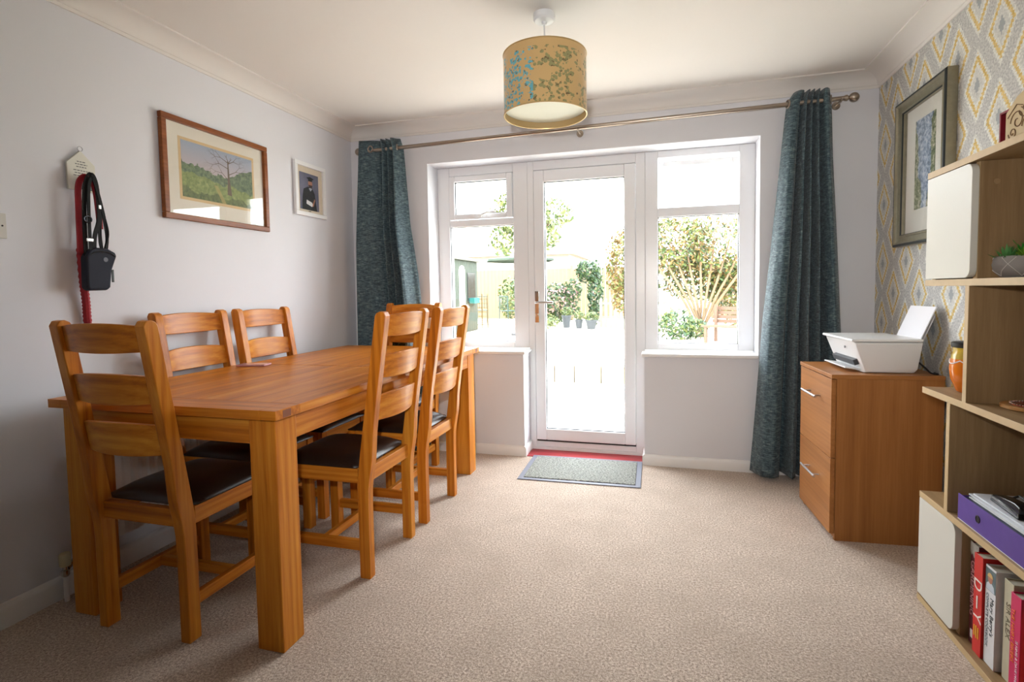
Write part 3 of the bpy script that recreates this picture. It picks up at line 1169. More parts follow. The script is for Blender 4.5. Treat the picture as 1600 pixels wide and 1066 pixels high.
q.lathe([(0.014, zt_ - 0.01), (0.019, zt_ - 0.02), (0.019, zt_ - 0.07), (0.015, zt_ - 0.075)], seg=20)
q.build('lamp_holder', M_white, lp)

# ---------------------------------------------------------------- dining table
TX0, TX1, TY0, TY1 = 0.128, 1.070, -2.112, -0.311
TT = 0.78
tb = thing('dining_table', 'large honey oak extending dining table with thick square legs', 'table', ((TX0 + TX1) / 2, (TY0 + TY1) / 2, 0))
hw, hl = (TX1 - TX0) / 2, (TY1 - TY0) / 2


def top_slab(y0, y1, ends):
    q = MB()
    q.box((-hw, y0, TT - 0.030), (hw, y1, TT))
    return q


for (y0, y1) in ((-hl, -0.003), (0.003, hl)):
    q = MB()
    s_ = 1 if y0 < -0.1 else -1
    bw = 0.11       # breadboard end
    if s_ == 1:
        e0, e1, p0, p1 = y0, y0 + bw, y0 + bw + 0.0008, y1
    else:
        e0, e1, p0, p1 = y1 - bw, y1, y0, y1 - bw - 0.0008
    nb = 7
    for i in range(nb):
        a = -hw + 2 * hw * i / nb
        c_ = -hw + 2 * hw * (i + 1) / nb
        q.box((a + 0.0003, p0, TT - 0.030), (c_ - 0.0003, p1, TT), 0)
    q.box((-hw + 0.06, e0, TT - 0.030), (hw - 0.06, e1, TT), 1)
    for sx in (-1, 1):
        xa, xb = (-hw, -hw + 0.0595) if sx < 0 else (hw - 0.0595, hw)
        q.box((xa, e0, TT - 0.030), (xb, e1, TT), 1)
    o = q.build('tabletop_half', [M_oak['y'], M_oak['x']], tb, bevel=0.0012)
# dark end-grain keys showing at the near corner edge
for sx in (-1, 1):
    for sy in (-1, 1):
        q = MB()
        x_ = sx * (hw + 0.0004)
        q.box((min(x_, x_ - sx * 0.002), sy * (hl - 0.05) - 0.018, TT - 0.027), (max(x_, x_ - sx * 0.002), sy * (hl - 0.05) + 0.018, TT - 0.004))
        q.build('tenon_end', M_oakdark, tb)
lw = 0.098
li = 0.027
for sx in (-1, 1):
    for sy in (-1, 1):
        q = MB()
        xa, xb = sorted((sx * (hw - li), sx * (hw - li - lw)))
        ya_, yb_ = sorted((sy * (hl - li), sy * (hl - li - lw)))
        q.box((xa, ya_, 0), (xb, yb_, TT - 0.030))
        q.build('leg', M_oak['z'], tb, bevel=0.004)
for sy in (-1, 1):
    q = MB()
    ya_, yb_ = sorted((sy * (hl - li - 0.004), sy * (hl - li - 0.028)))
    q.box((-hw + li + lw, ya_, 0.665), (hw - li - lw, yb_, TT - 0.030))
    q.build('apron', M_oak['x'], tb, bevel=0.002)
for sx in (-1, 1):
    q = MB()
    xa, xb = sorted((sx * (hw - li - 0.004), sx * (hw - li - 0.028)))
    q.box((xa, -hl + li + lw, 0.665), (xb, hl - li - lw, TT - 0.030))
    q.build('apron', M_oak['y'], tb, bevel=0.002)

# pink phone on the table
k_pink = plain('rose_pink_case', (196, 138, 142), 0.4, var=0.04)
fo = thing('phone', 'pink phone lying flat on the dining table', 'phone', (0.235, -1.275, TT + 0.0005), radians(12))
q = MB()
q.box((-0.073, -0.036, 0.0), (0.073, 0.036, 0.008))
q.build('phone_case', k_pink, fo, bevel=0.004, seg=3)
q = MB()
q.box((-0.069, -0.033, 0.0082), (0.069, 0.033, 0.0088))
q.build('screen', plain('pink_glossy_cover', (206, 156, 160), 0.15, var=0.03), fo)

# ---------------------------------------------------------------- dining chairs
CHG = 'oak ladder-back dining chairs with dark leather seats'


def chair_proto(label):
    t = thing('dining_chair', label, 'chair', (0, 0, 0), 0, CHG)
    # local frame: sitter faces +y; outer face of the rear feet at y = 0; width 0.42
    H = 0.195
    pwid = 0.038

    def inner(z):
        if z < 0.36:
            return 0.044
        s_ = z - 0.36
        return 0.044 - 0.156 * (s_ - 0.05 * (1 - math.exp(-s_ / 0.05)))

    def outer(z):
        return inner(z) - 0.046 - 0.010 * math.exp(-((z - 0.47) / 0.09) ** 2)
    zs = [0, 0.15, 0.3, 0.36, 0.4, 0.44, 0.48, 0.52, 0.58, 0.66, 0.76, 0.88, 0.98, 1.042]
    for sx in (-1, 1):
        q = MB()
        a, c_ = sorted((sx * H, sx * (H - pwid)))
        inn = [(inner(z), z) for z in zs]
        out = [(outer(z), z) for z in zs]
        topc = (inner(1.058) + outer(1.058)) / 2
        pts = inn + [(inner(1.05) - 0.006, 1.054), (topc + 0.004, 1.060), (topc - 0.012, 1.058), (outer(1.045) + 0.002, 1.046)] + out[::-1]
        q.prism(pts, 'x', a, c_)
        q.build('rear_post', M_oak['z'], t, bevel=0.0035, smooth=0.5)
    # ladder slats, bowed backwards with an arched top edge
    for (z0, z1, nm) in ((0.962, 1.046, 'slat'), (0.797, 0.888, 'slat'), (0.628, 0.730, 'slat')):
        q = MB()
        n_ = 14
        rows = []
        for i in range(n_ + 1):
            u = -1 + 2 * i / n_
            x_ = u * (H - pwid + 0.004)
            bow = -0.030 * (1 - u * u)
            zt2 = z1 + 0.010 * (1 - u * u) - 0.004
            zb2 = z0 - 0.004 * (1 - u * u)
            r_ = []
            for z in (zb2, zt2):
                yc = (inner(z) + outer(z)) / 2 + bow
                r_.append((x_, yc + 0.009, z))
                r_.append((x_, yc - 0.009, z))
            rows.append([q.bm.verts.new(p) for p in (r_[0], r_[2], r_[3], r_[1])])
        for i in range(n_):
            for w in range(4):
                q.bm.faces.new((rows[i][w], rows[i][(w + 1) % 4], rows[i + 1][(w + 1) % 4], rows[i + 1][w]))
        q.bm.faces.new(rows[0])
        q.bm.faces.new(rows[-1][::-1])
        q.build(nm, M_oak['x'], t, bevel=0.003, smooth=0.5)
    D = 0.420
    for sx in (-1, 1):
        q = MB()
        a, c_ = sorted((sx * H, sx * (H - 0.042)))
        q.box((a, D - 0.042, 0), (c_, D, 0.440))
        q.build('front_leg', M_oak['z'], t, bevel=0.003)
    # seat rails
    for (lo, hi, ax) in (((-H + 0.038, 0.006, 0.382), (H - 0.038, 0.030, 0.440), 'x'), ((-H + 0.042, D - 0.030, 0.382), (H - 0.042, D - 0.006, 0.440), 'x'),
                         ((-H + 0.005, 0.044, 0.382), (-H + 0.029, D - 0.042, 0.440), 'y'), ((H - 0.029, 0.044, 0.382), (H - 0.005, D - 0.042, 0.440), 'y')):
        q = MB()
        q.box(lo, hi)
        q.build('seat_rail', M_oak[ax], t, bevel=0.002)
    for sx in (-1, 1):
        q = MB()
        a, c_ = sorted((sx * (H - 0.008), sx * (H - 0.030)))
        q.box((a, 0.044, 0.108), (c_, D - 0.042, 0.148))
        q.build('stretcher', M_oak['y'], t, bevel=0.002)
    q = MB()
    q.box((-H + 0.030, 0.205, 0.112), (H - 0.030, 0.228, 0.146))
    q.build('stretcher', M_oak['x'], t, bevel=0.002)
    # domed leather pad
    q = MB()
    n_ = 20
    g = []
    for j in range(n_ + 1):
        row = []
        for i in range(n_ + 1):
            u, v = -1 + 2 * i / n_, -1 + 2 * j / n_
            x_ = u * (H - 0.002)
            y_ = D / 2 + 0.020 + v * (D / 2 - 0.016)
            e = max(abs(u), abs(v))
            dome = 0.040 * (1 - abs(u) ** 5) * (1 - abs(v) ** 5) + 0.006
            if y_ < 0.05 and abs(x_) > H - pwid - 0.006:     # notch round the posts
                x_ = math.copysign(H - pwid - 0.004, x_)
            row.append(q.bm.verts.new((x_, y_, 0.440 + dome)))
        g.append(row)
    for j in range(n_):
        for i in range(n_):
            q.bm.faces.new((g[j][i], g[j][i + 1], g[j + 1][i + 1], g[j + 1][i]))
    edge = [g[0][i] for i in range(n_ + 1)] + [g[j][n_] for j in range(1, n_ + 1)] + [g[n_][i] for i in range(n_ - 1, -1, -1)] + [g[j][0] for j in range(n_ - 1, 0, -1)]
    low = [q.bm.verts.new((v.co.x * 0.99, v.co.y, 0.4405)) for v in edge]
    for i in range(len(edge)):
        j = (i + 1) % len(edge)
        q.bm.faces.new((edge[j], edge[i], low[i], low[j]))
    q.bm.faces.new(low[::-1])
    q.build('seat_pad', M_leather, t, smooth=1.3)
    return t


ch = chair_proto('oak ladder-back chair at the near end of the table, its back to the camera')
ch.location = (0.518, -2.120, 0)
ch.rotation_euler = (0, 0, 0)
clone(ch, (1.076, -1.443, 0), radians(90), 'oak ladder-back chair nearer the camera on the right long side of the table')
clone(ch, (1.078, -0.935, 0), radians(90), 'oak ladder-back chair nearer the garden door on the right long side of the table')
clone(ch, (0.136, -1.462, 0), radians(-90), 'oak ladder-back chair against the left wall, nearer the camera, below the landscape picture')
clone(ch, (0.136, -1.005, 0), radians(-90), 'oak ladder-back chair against the left wall, farther from the camera, near the curtain')
clone(ch, (0.575, -0.285, 0), radians(180), 'oak ladder-back chair at the far end of the table in front of the left curtain')

# ---------------------------------------------------------------- filing cabinet
KH, KW, KD = 0.743, 0.436, 0.423
kr = 0.0667
cb = thing('filing_cabinet', 'teak-coloured two drawer filing cabinet against the patterned wall', 'cabinet', (2.9016, -0.8587, 0), kr)
q = MB()
q.box((0.022, 0.0, 0.0), (KW, 0.018, KH - 0.018))
q.box((0.022, KD - 0.018, 0.0), (KW, KD, KH - 0.018))
q.box((KW - 0.012, 0.018, 0.05), (KW, KD - 0.018, KH - 0.018))
q.box((0.03, 0.018, 0.0), (0.045, KD - 0.018, 0.03))
q.build('carcass', M_cab['z'], cb, bevel=0.001)
q = MB()
q.box((0.0, -0.004, KH - 0.018), (KW, KD + 0.004, KH))
q.build('top_panel', M_cab['x'], cb, bevel=0.0015)
for (za, zb, hz) in ((0.372, KH - 0.022, 0.622), (0.030, 0.368, 0.248)):
    q = MB()
    q.box((0.002, 0.004, za), (0.021, KD - 0.004, zb))
    d_ = q.build('drawer', M_cab['y'], cb, bevel=0.001)
    q = MB()
    q.box((0.0, 0.16, hz - 0.006), (0.0, 0.16, hz - 0.006))
    q = MB()
    q.tube([(-0.028, 0.115, hz), (-0.028, 0.305, hz)], 0.0055, 12)
    q.tube([(-0.028, 0.145, hz), (0.003, 0.145, hz)], 0.004, 8)
    q.tube([(-0.028, 0.275, hz), (0.003, 0.275, hz)], 0.004, 8)
    q.build('handle', M_steel, d_)

# ---------------------------------------------------------------- printer
pr = thing('printer', 'white all-in-one printer with paper in its rear tray, on the cabinet', 'printer', (2.9016, -0.8587, KH), kr)
xa, xb = 0.075, 0.370      # front / back in cabinet frame
ya, yb = 0.040, 0.395
q = MB()
# side profile (x, z) extruded along y with flared plan: front slants in towards the base
prf_b = [(0.150, 0.001), (0.348, 0.001), (0.362, 0.018), (0.375, 0.138), (0.104, 0.138), (0.150, 0.012)]
rowsA = []
secs = [(ya, 0.012, 0.0), (ya + 0.004, 0.004, 0.0), (ya + 0.012, 0.0, 0.0), (yb - 0.012, 0.0, 0.0), (yb - 0.004, 0.004, 0.0), (yb, 0.012, 0.0)]
for (yy, ins, dz) in secs:
    row = []
    cxm, czm = 0.24, 0.07
    for (x_, z_) in prf_b:
        fx = (x_ - cxm) / 0.14
        fz = (z_ - czm) / 0.07
        # sides lean inwards at the base
        lean = (0.138 - z_) * 0.10 * (1 if yy < 0.2 else -1)
        row.append(q.bm.verts.new((x_ - ins * fx, yy + lean, max(0.001, z_ - ins * fz * 0.5))))
    rowsA.append(row)
nP = len(prf_b)
for i in range(len(rowsA) - 1):
    for w in range(nP):
        q.bm.faces.new((rowsA[i][w], rowsA[i][(w + 1) % nP], rowsA[i + 1][(w + 1) % nP], rowsA[i + 1][w]))
q.bm.faces.new(rowsA[0][::-1])
q.bm.faces.new(rowsA[-1])
M_prn = plain('printer_white', (234, 234, 235), 0.38, var=0)
body = q.build('printer_body', M_prn, pr, bevel=0.004, seg=3, smooth=0.6)
q = MB()
q.box((0.092, ya - 0.002, 0.1395), (0.372, yb + 0.002, 0.152))
q.build('scanner_lid', plain('lid_white', (236, 237, 238), 0.3, var=0), pr, bevel=0.005, seg=3)
q = MB()
q.box((0.118, 0.085, 0.034), (0.150, 0.330, 0.060), rot=(0, radians(-20), 0))
q.build('paper_slot', plain('slot_dark_grey', (62, 64, 68), 0.5, var=0), pr, bevel=0.002)
q = MB()
q.box((0.085, 0.090, 0.012), (0.150, 0.345, 0.018), rot=(0, radians(8), 0))
q.build('output_tray', M_white, pr, bevel=0.002)
q = MB()
q.lathe([(0.006, -0.0012), (0.006, 0.0006)], (0.1125, 0.17, 0.105), 16, axis='x')
q.build('maker_mark', plain('mark_grey', (120, 122, 126), 0.4, var=0), pr)
q = MB()
q.box((0.372, 0.060, 0.135), (0.378, 0.265, 0.262), rot=(0, radians(22), 0), piv=(0.372, 0.15, 0.135))
q.build('paper_support', plain('support_grey', (206, 206, 210), 0.4, var=0), pr, bevel=0.003)
pp = MB()
pp.box((0.362, 0.055, 0.140), (0.3655, 0.263, 0.302), rot=(0, radians(22), 0), piv=(0.364, 0.15, 0.140))
o = pp.build('paper_stack', plain('office_paper', (240, 240, 246), 0.8, var=0), None, bevel=0.0005)
o.location = (2.9016, -0.8587, KH)
o.rotation_euler = (0, 0, kr)
tag(o, 'stack of white paper standing in the rear tray of the printer', 'paper')
q = MB()
q.tube(catmull([(0.378, 0.10, 0.05), (0.398, 0.07, 0.022), (0.405, 0.045, 0.006), (0.418, 0.02, 0.0055), (0.425, 0.06, 0.0055)], 8), 0.0035, 8)
q.build('power_cable', M_black, pr)

# ---------------------------------------------------------------- bookcase
HX, HY = 3.075, -1.269
BX = 3.340
TH = 0.021
tops = [0.022, 0.397, 0.771, 1.146, 1.513]
YE = HY - 0.98
bk = thing('bookcase', 'tall open zigzag bookcase in pale oak with white door cubes by the right wall', 'bookcase', (HX, HY, 0))
L = YE - HY


def shelf_mesh(z):
    q = MB()
    q.box((0.0015, L, z - TH), (BX - HX, 0, z), 0)
    q.box((0, L, z - TH), (0.0014, 0, z), 1)
    return q


for z in tops:
    shelf_mesh(z).build('shelf', [M_shelf['y'], M_shelfedge], bk, bevel=0.001)


def upright(yc, z0, z1, x0=0.0):
    q = MB()
    q.box((x0 + 0.0015, yc - TH, z0), (BX - HX, yc, z1), 0)
    q.box((x0, yc - TH, z0), (x0 + 0.0014, yc, z1), 1)
    q.build('upright', [M_shelf['z'], M_shelfedge], bk, bevel=0.001)


def y_(v):
    return v - HY


upright(y_(-1.489), tops[0], tops[1] - TH, 0.0195)
upright(y_(-1.437), tops[1], tops[2] - TH)
upright(y_(-1.525), tops[2], tops[3] - TH)
upright(y_(-1.523), tops[3], tops[4] - TH, 0.0195)
upright(0.0, tops[0], tops[1] - TH, 0.022)
upright(0.0, tops[3], tops[4] - TH, 0.022)
for i in range(4):
    upright(L + TH + (0.0 if i % 3 == 0 else 0.09), tops[i], tops[i + 1] - TH, 0.0)


def cube_door(yn, z0, z1):
    """white door with rounded free corners, hinged at the far end"""
    r_ = 0.028
    yf = -0.001
    pts = [(yf, z0), (yf, z1)]
    for c0, a0 in (((yn + r_, z1 - r_), 90), ((yn + r_, z0 + r_), 180)):
        for i in range(7):
            a = radians(a0 + 90 * i / 6)
            pts.append((c0[0] + r_ * cos(a), c0[1] + r_ * sin(a)))
    q = MB()
    q.prism(pts, 'x', 0.0, 0.019)
    q.build('door', M_doorwhite, bk, bevel=0.0015)


cube_door(y_(-1.545), tops[3] + 0.003, tops[4] - TH - 0.002)
cube_door(y_(-1.511), tops[0] + 0.006, tops[1] - TH - 0.002)
M_cap = plain('oak_cover_cap', (160, 130, 92), 0.5, var=0.03)
for z in (1.430, 1.190):
    q = MB()
    q.lathe([(0.008, 0), (0.008, 0.0012)], (0.062, y_(-1.544) - 0.0012, z), 16, axis='y')
    q.build('screw_cap', M_cap, bk)

# ---- things on the bookcase
# top: red box and wooden carving
rb = thing('red_box', 'dark red open box with black inside, behind the wooden carving on the top shelf', 'box', (3.165, -1.490, tops[4]))
q = MB()
q.box((0.0, -0.006, 0.0), (0.010, 0.0, 0.125))
q.box((0.0, -0.16, 0.119), (0.010, -0.006, 0.125))
q.box((0.010, -0.16, 0.0), (0.080, -0.154, 0.125))
q.box((0.010, -0.006, 0.0), (0.080, 0.0, 0.125))
q.box((0.010, -0.154, 0.0), (0.080, -0.006, 0.006))
q.box((0.010, -0.154, 0.119), (0.080, -0.006, 0.125))
q.build('box_shell', plain('dark_red_card', (132, 20, 36), 0.5, var=0.03), rb)
q = MB()
q.box((0.060, -0.154, 0.006), (0.066, -0.006, 0.119))
q.build('box_lining', M_black, rb)
M_ply = plain('pale_birch_ply', (202, 180, 138), 0.6, var=0.06, vs=18)
wc = thing('wooden_carving', 'pale wooden clipped-corner block engraved with scrollwork on the top shelf', 'ornament', (3.125, -1.597, tops[4]), radians(0))
q = MB()
q.prism([(0.0, 0.0), (0.0, 0.094), (-0.048, 0.128), (-0.13, 0.150), (-0.15, 0.148), (-0.15, 0.0)], 'x', 0.0, 0.022)
blk = q.build('block', M_ply, wc, bevel=0.003)
q = MB()
for (yc, zc2, r0, tw) in ((-0.055, 0.060, 0.030, 1.6), (-0.085, 0.085, 0.024, -1.4), (-0.100, 0.040, 0.026, 1.4), (-0.035, 0.032, 0.018, -1.8)):
    pts = []
    for i in range(26):
        a = tw * pi * i / 25 * 1.6
        rr = r0 * (1 - i / 30)
        pts.append((-0.0006, yc + rr * cos(a), zc2 + rr * sin(a)))
    q.tube(pts, 0.0016, 5)
q.tube([(-0.0006, -0.070, 0.092), (-0.0006, -0.118, 0.062), (-0.0006, -0.146, 0.030)], 0.0014, 5)
q.tube([(-0.0006, -0.012, 0.078), (-0.0006, -0.050, 0.105), (-0.0006, -0.075, 0.096)], 0.0014, 5)
q.build('engraving', plain('burnt_engraving', (122, 92, 60), 0.7, var=0.1), wc)

# planter
pl = thing('succulent_planter', 'grey geometric bowl planted with green artificial succulents on the bookcase', 'plant', (3.215, -1.530, tops[3]))
q = MB()
q.lathe([(0.052, 0.0), (0.066, 0.004), (0.082, 0.020), (0.087, 0.040), (0.082, 0.062), (0.078, 0.064), (0.074, 0.058), (0.074, 0.050)], seg=48)
q.lathe([(0.0005, 0.050), (0.074, 0.050)], seg=48, caps=False)
bowl = q.build('bowl', plain('concrete_grey', (156, 152, 148), 0.8, var=0.06), pl)
q = MB()
for i in range(9):
    a = i * 2 * pi / 9
    for s_ in (-0.55, 0.55):
        pts = []
        for j in range(8):
            f = j / 7
            z_ = 0.006 + f * 0.054
            rr = interp([(0.0, 0.0535), (0.004, 0.067), (0.020, 0.0828), (0.040, 0.0877), (0.062, 0.0825)], z_)
            pts.append((rr * cos(a + s_ * f), rr * sin(a + s_ * f), z_))
        q.tube(pts, 0.0009, 5)
q.build('etched_lines', plain('etched_white', (216, 212, 206), 0.8, var=0), bowl)


def spiky(q, c, n_, ln, w, up, mi=0):
    for i in range(n_):
        a = i * 2.39996
        el = up + (1.4 - up) * (1 - i / n_)
        d = Vector((cos(a) * cos(el), sin(a) * cos(el), sin(el)))
        s_ = Vector((-sin(a), cos(a), 0))
        l_ = ln * random.uniform(0.8, 1.1)
        c0 = Vector(c)
        mdl = c0 + d * l_ * 0.5 + Vector((0, 0, -0.003))
        tip = c0 + d * l_
        nn = d.cross(s_).normalized()
        vs = [q.bm.verts.new(p) for p in (c0, mdl + s_ * w, tip, mdl - s_ * w, mdl + nn * w * 0.5)]
        for f in ((0, 1, 4), (1, 2, 4), (2, 3, 4), (3, 0, 4), (0, 3, 2, 1)):
            q.bm.faces.new([vs[x] for x in f]).material_index = mi


M_suc = [plain('succulent_green', (56, 150, 48), 0.5, var=0.12, vs=60), plain('succulent_lime', (124, 172, 50), 0.5, var=0.1), plain('succulent_pale', (96, 158, 88), 0.5, var=0.1)]
for (x_, yy, z_, n_, ln, w, up, mi) in ((-0.045, 0.030, 0.052, 60, 0.036, 0.004, 0.1, 0), (-0.052, -0.020, 0.052, 44, 0.050, 0.005, 0.2, 2), (0.0, -0.005, 0.060, 60, 0.060, 0.007, 0.3, 0),
                                       (0.010, 0.040, 0.066, 40, 0.042, 0.007, 0.2, 1), (0.02, -0.05, 0.056, 50, 0.05, 0.006, 0.2, 0), (-0.02, -0.055, 0.054, 40, 0.04, 0.006, 0.1, 1)):
    q = MB()
    spiky(q, (x_, yy, z_), n_, ln, w, up)
    q.build('succulent', M_suc[mi], pl, smooth=0.5)

# coaster / trinket on third shelf
cs_ = thing('wooden_coaster', 'round wooden coaster with sparkling red centre on the bookcase', 'coaster', (3.208, -1.610, tops[2]))
q = MB()
q.lathe([(0.066, 0.0), (0.072, 0.002), (0.072, 0.010), (0.070, 0.012), (0.055, 0.012)], seg=40)
q.lathe([(0.0005, 0.0118), (0.055, 0.0118)], seg=40, caps=False)
q.build('disc', plain('light_bamboo', (192, 142, 84), 0.45, var=0.08), cs_)
q = MB()
q.lathe([(0.050, 0.012), (0.050, 0.014), (0.0005, 0.0145)], seg=32)
q.build('inlay', plain('red_mosaic', (150, 48, 34), 0.2, var=0.2, vs=200), cs_)
q = MB()
for i in range(40):
    a = i * 2 * pi / 40
    q.lathe([(0.0026, 0.0145), (0.0022, 0.0165), (0.0006, 0.0172)], (0.049 * cos(a), 0.049 * sin(a), 0), 6)
q.build('bead_rim', plain('silver_bead', (220, 220, 224), 0.15, 1.0, var=0), cs_)

# orange glass jar behind the third-level upright
jr = thing('orange_glass_jar', 'orange glass jar with black rim half hidden behind the bookcase upright', 'jar', (3.172, -1.362, tops[2]))
q = MB()
q.lathe([(0.030, 0.0), (0.036, 0.004), (0.052, 0.045), (0.056, 0.080), (0.052, 0.112)], seg=36)
k = plain('amber_orange_glass', (224, 122, 32), 0.12, var=0.12, vs=18)
q.build('bowl', k, jr)
q = MB()
q.lathe([(0.0525, 0.112), (0.050, 0.125), (0.046, 0.135), (0.048, 0.150)], seg=36)
q.build('neck', plain('yellow_green_glass', (198, 170, 66), 0.15, var=0.2, vs=40), jr)
q = MB()
q.lathe([(0.050, 0.150), (0.052, 0.153), (0.052, 0.165), (0.046, 0.168)], seg=36)
q.build('rim', M_black, jr)
q = MB()
q.tube([(0.0545 * cos(a), 0.0545 * sin(a), 0.108 - 0.012 * abs(sin(a * 2.5))) for a in [i * 2 * pi / 60 for i in range(60)]], 0.0018, 6, closed=True)
q.build('painted_swag', M_white, jr)

# purple box file and papers
M_purple = plain('purple_board', (84, 52, 146), 0.5, var=0.05, vs=40)
bf = thing('box_file', 'purple lever arch file lying flat on the second bookcase shelf', 'file', (HX + 0.010, -1.500, tops[1]))
q = MB()
fl = -0.318
q.box((0.0, fl, 0.006), (0.003, 0.0, 0.080))
q.box((0.003, -0.003, 0.006), (0.245, 0.0, 0.074))
q.box((0.0, fl, 0.002), (0.245, 0.0, 0.006))
q.build('cover', M_purple, bf, bevel=0.0008)
q = MB()
q.box((0.0, fl, 0.0), (0.245, 0.0, 0.0019))
q.build('base_edge', M_white, bf, smooth=0)
q = MB()
q.tube([(-0.0006, -0.110 + 0.010 * cos(a), 0.042 + 0.010 * sin(a)) for a in [i * 2 * pi / 24 for i in range(24)]], 0.0016, 6, closed=True)
q.lathe([(0.0085, -0.0008), (0.0085, 0.0001)], (0, -0.110, 0.042), 24, axis='x')
q.build('finger_ring', plain('ring_dark_metal', (60, 58, 62), 0.3, 0.9, var=0), bf)
q = MB()
q.box((0.006, fl + 0.004, 0.0065), (0.235, -0.006, 0.060))
q.build('filed_papers', plain('filed_offwhite_paper', (214, 214, 210), 0.8, var=0.04, vs=90), bf)  # off-white paper with a slight random tone
nf = thing('navy_folder', 'navy blue folder with white edge lying in the purple file', 'folder', (HX + 0.022, -1.512, tops[1] + 0.0605))
q = MB()
q.box((0.0, -0.300, 0.0), (0.215, 0.0, 0.003))
q.build('backing', M_white, nf, smooth=0)
q = MB()
q.box((-0.001, -0.300, 0.003), (0.215, 0.0, 0.013))
q.build('cover', plain('navy_card', (44, 50, 74), 0.5, var=0.03), nf, bevel=0.0005)
lp_ = thing('loose_papers', 'pile of loose white papers on top of the navy folder', 'papers', (HX + 0.03, -1.515, tops[1] + 0.0738))
for i, (dx, dy, a) in enumerate(((0, 0, 0.01), (0.004, -0.01, -0.02), (0.002, 0.004, 0.03), (0.008, -0.006, 0.0))):
    q = MB()
    q.box((dx, -0.285 + dy, i * 0.0042), (0.20 + dx, dy - 0.004, i * 0.0042 + 0.004), rot=(0, 0, a * 0.5))
    q.build('sheet_bundle', plain('sheet_white_%d' % i, (228 - 4 * i, 229 - 3 * i, 228), 0.8, var=0.03, vs=60), lp_, smooth=0)
st = thing('stapler', 'black metal stapler resting on the loose papers', 'stapler', (HX + 0.075, -1.575, tops[1] + 0.0738 + 0.0168), radians(-4))
q = MB()
q.box((-0.020, -0.150, 0.0), (0.020, 0.0, 0.008))
q.build('base', M_black, st, bevel=0.006, seg=3)
q = MB()
q.prism([(0.0, 0.012), (-0.006, 0.020), (-0.05, 0.030), (-0.12, 0.038), (-0.150, 0.034), (-0.150, 0.016), (-0.05, 0.012)], 'x', -0.017, 0.017)
q.build('top_arm', plain('stapler_black_gloss', (22, 22, 24), 0.2, var=0), st, bevel=0.004, seg=3)
q = MB()
q.box((-0.0185, -0.145, 0.009), (-0.0172, -0.005, 0.0155))
q.build('staple_rail', M_chrome, st)
q = MB()
q.tube([(0.030, -0.045, 0.034), (0.030, -0.145, 0.034)], 0.003, 8)
q.tube([(0.030, -0.045, 0.034), (0.016, -0.045, 0.026)], 0.003, 8)
q.build('lever', M_black, st)

# ---- books (spines face -x)
BG = 'books on the lowest bookcase shelf'


def book(name_mat, label, y0, wd, ht, depth, cover, x0, spine_col=None, pages=(222, 214, 196), tilt=0.0):
    t = thing('book', label, 'book', (x0, y0, tops[0] + 0.0008), 0, BG)
    mc = plain(name_mat, cover, 0.4, var=0.04, vs=30)
    q = MB()
    q.box((0.0, -wd, 0.0), (0.0025, 0.0, ht))
    q.box((0.0025, -0.002, 0.0), (depth, 0.0, ht))
    q.box((0.0025, -wd, 0.0), (depth, -wd + 0.002, ht))
    q.build('cover', mc, t, bevel=0.0008)
    q = MB()
    q.box((0.003, -wd + 0.0022, 0.004), (depth - 0.004, -0.0022, ht - 0.004))
    q.build('page_block', plain(name_mat + '_pages', pages, 0.9, var=0.05, vs=200), t, smooth=0)
    return t


def spine_text(t, body, size, col, yoff, ztop, sx=1.0, ext=0.0004):
    return text('title', body, size, plain('ink_%s' % body[:6].lower().replace(' ', '_'), col, 0.5, var=0), t, (-0.0006, yoff, ztop), (0, 0, -1), (0, -1, 0), ext=ext, sx=sx)


XB = 3.108
b1 = book('maroon_cloth', 'dark maroon gardening encyclopedia with a torn jacket, first in the row', -1.532, 0.042, 0.316, 0.205, (92, 16, 30), XB)
spine_text(b1, 'GARDENING', 0.030, (196, 150, 150), -0.014, 0.262)
spine_text(b1, 'ENCYCLOPEDIA OF', 0.014, (196, 160, 150), -0.033, 0.236)
q = MB()
q.box((-0.0008, -0.030, 0.020), (-0.0002, -0.010, 0.046))
q.build('publisher_mark', plain('mark_white', (220, 216, 214), 0.5, var=0), b1)
q = MB()
pts = [(0.001, 0.318), (0.001, 0.285), (-0.006, 0.276), (-0.012, 0.284), (-0.020, 0.272), (-0.028, 0.281), (-0.036, 0.275), (-0.043, 0.284), (-0.043, 0.318)]
q.prism(pts, 'x', -0.0012, -0.0003)
q.build('torn_jacket', plain('jacket_greywhite', (160, 156, 146), 0.6, var=0.2, vs=60), b1, smooth=0)
b2 = book('scarlet_cover', 'bright red home repair manual titled DIY', -1.577, 0.043, 0.304, 0.215, (206, 30, 26), XB - 0.012)
spine_text(b2, 'D', 0.056, (240, 232, 224), -0.021, 0.232, sx=0.9)
q = MB()
q.box((-0.0010, -0.0235, 0.140), (-0.0002, -0.0175, 0.178))
q.build('title_bar', plain('title_bar_white', (240, 232, 224), 0.5, var=0), b2)
spine_text(b2, 'Y', 0.056, (240, 232, 224), -0.021, 0.130, sx=0.9)
q = MB()
for i, (wd_, z_) in enumerate(((0.024, 0.074), (0.030, 0.066), (0.026, 0.058))):
    pass
q.box((-0.0010, -0.012, 0.052), (-0.0002, -0.008, 0.084))
q.box((-0.0010, -0.022, 0.048), (-0.0002, -0.018, 0.086))
q.box((-0.0010, -0.032, 0.050), (-0.0002, -0.028, 0.084))
q.build('subtitle_bars', plain('subtitle_yellow', (232, 190, 40), 0.5, var=0), b2)
b3 = book('white_jacket', 'thick white cookbook with a portrait at the top of its spine', -1.623, 0.050, 0.292, 0.225, (222, 222, 224), XB - 0.006, pages=(206, 202, 186))
spine_text(b3, "Mary Berry's", 0.022, (70, 78, 84), -0.034, 0.205)
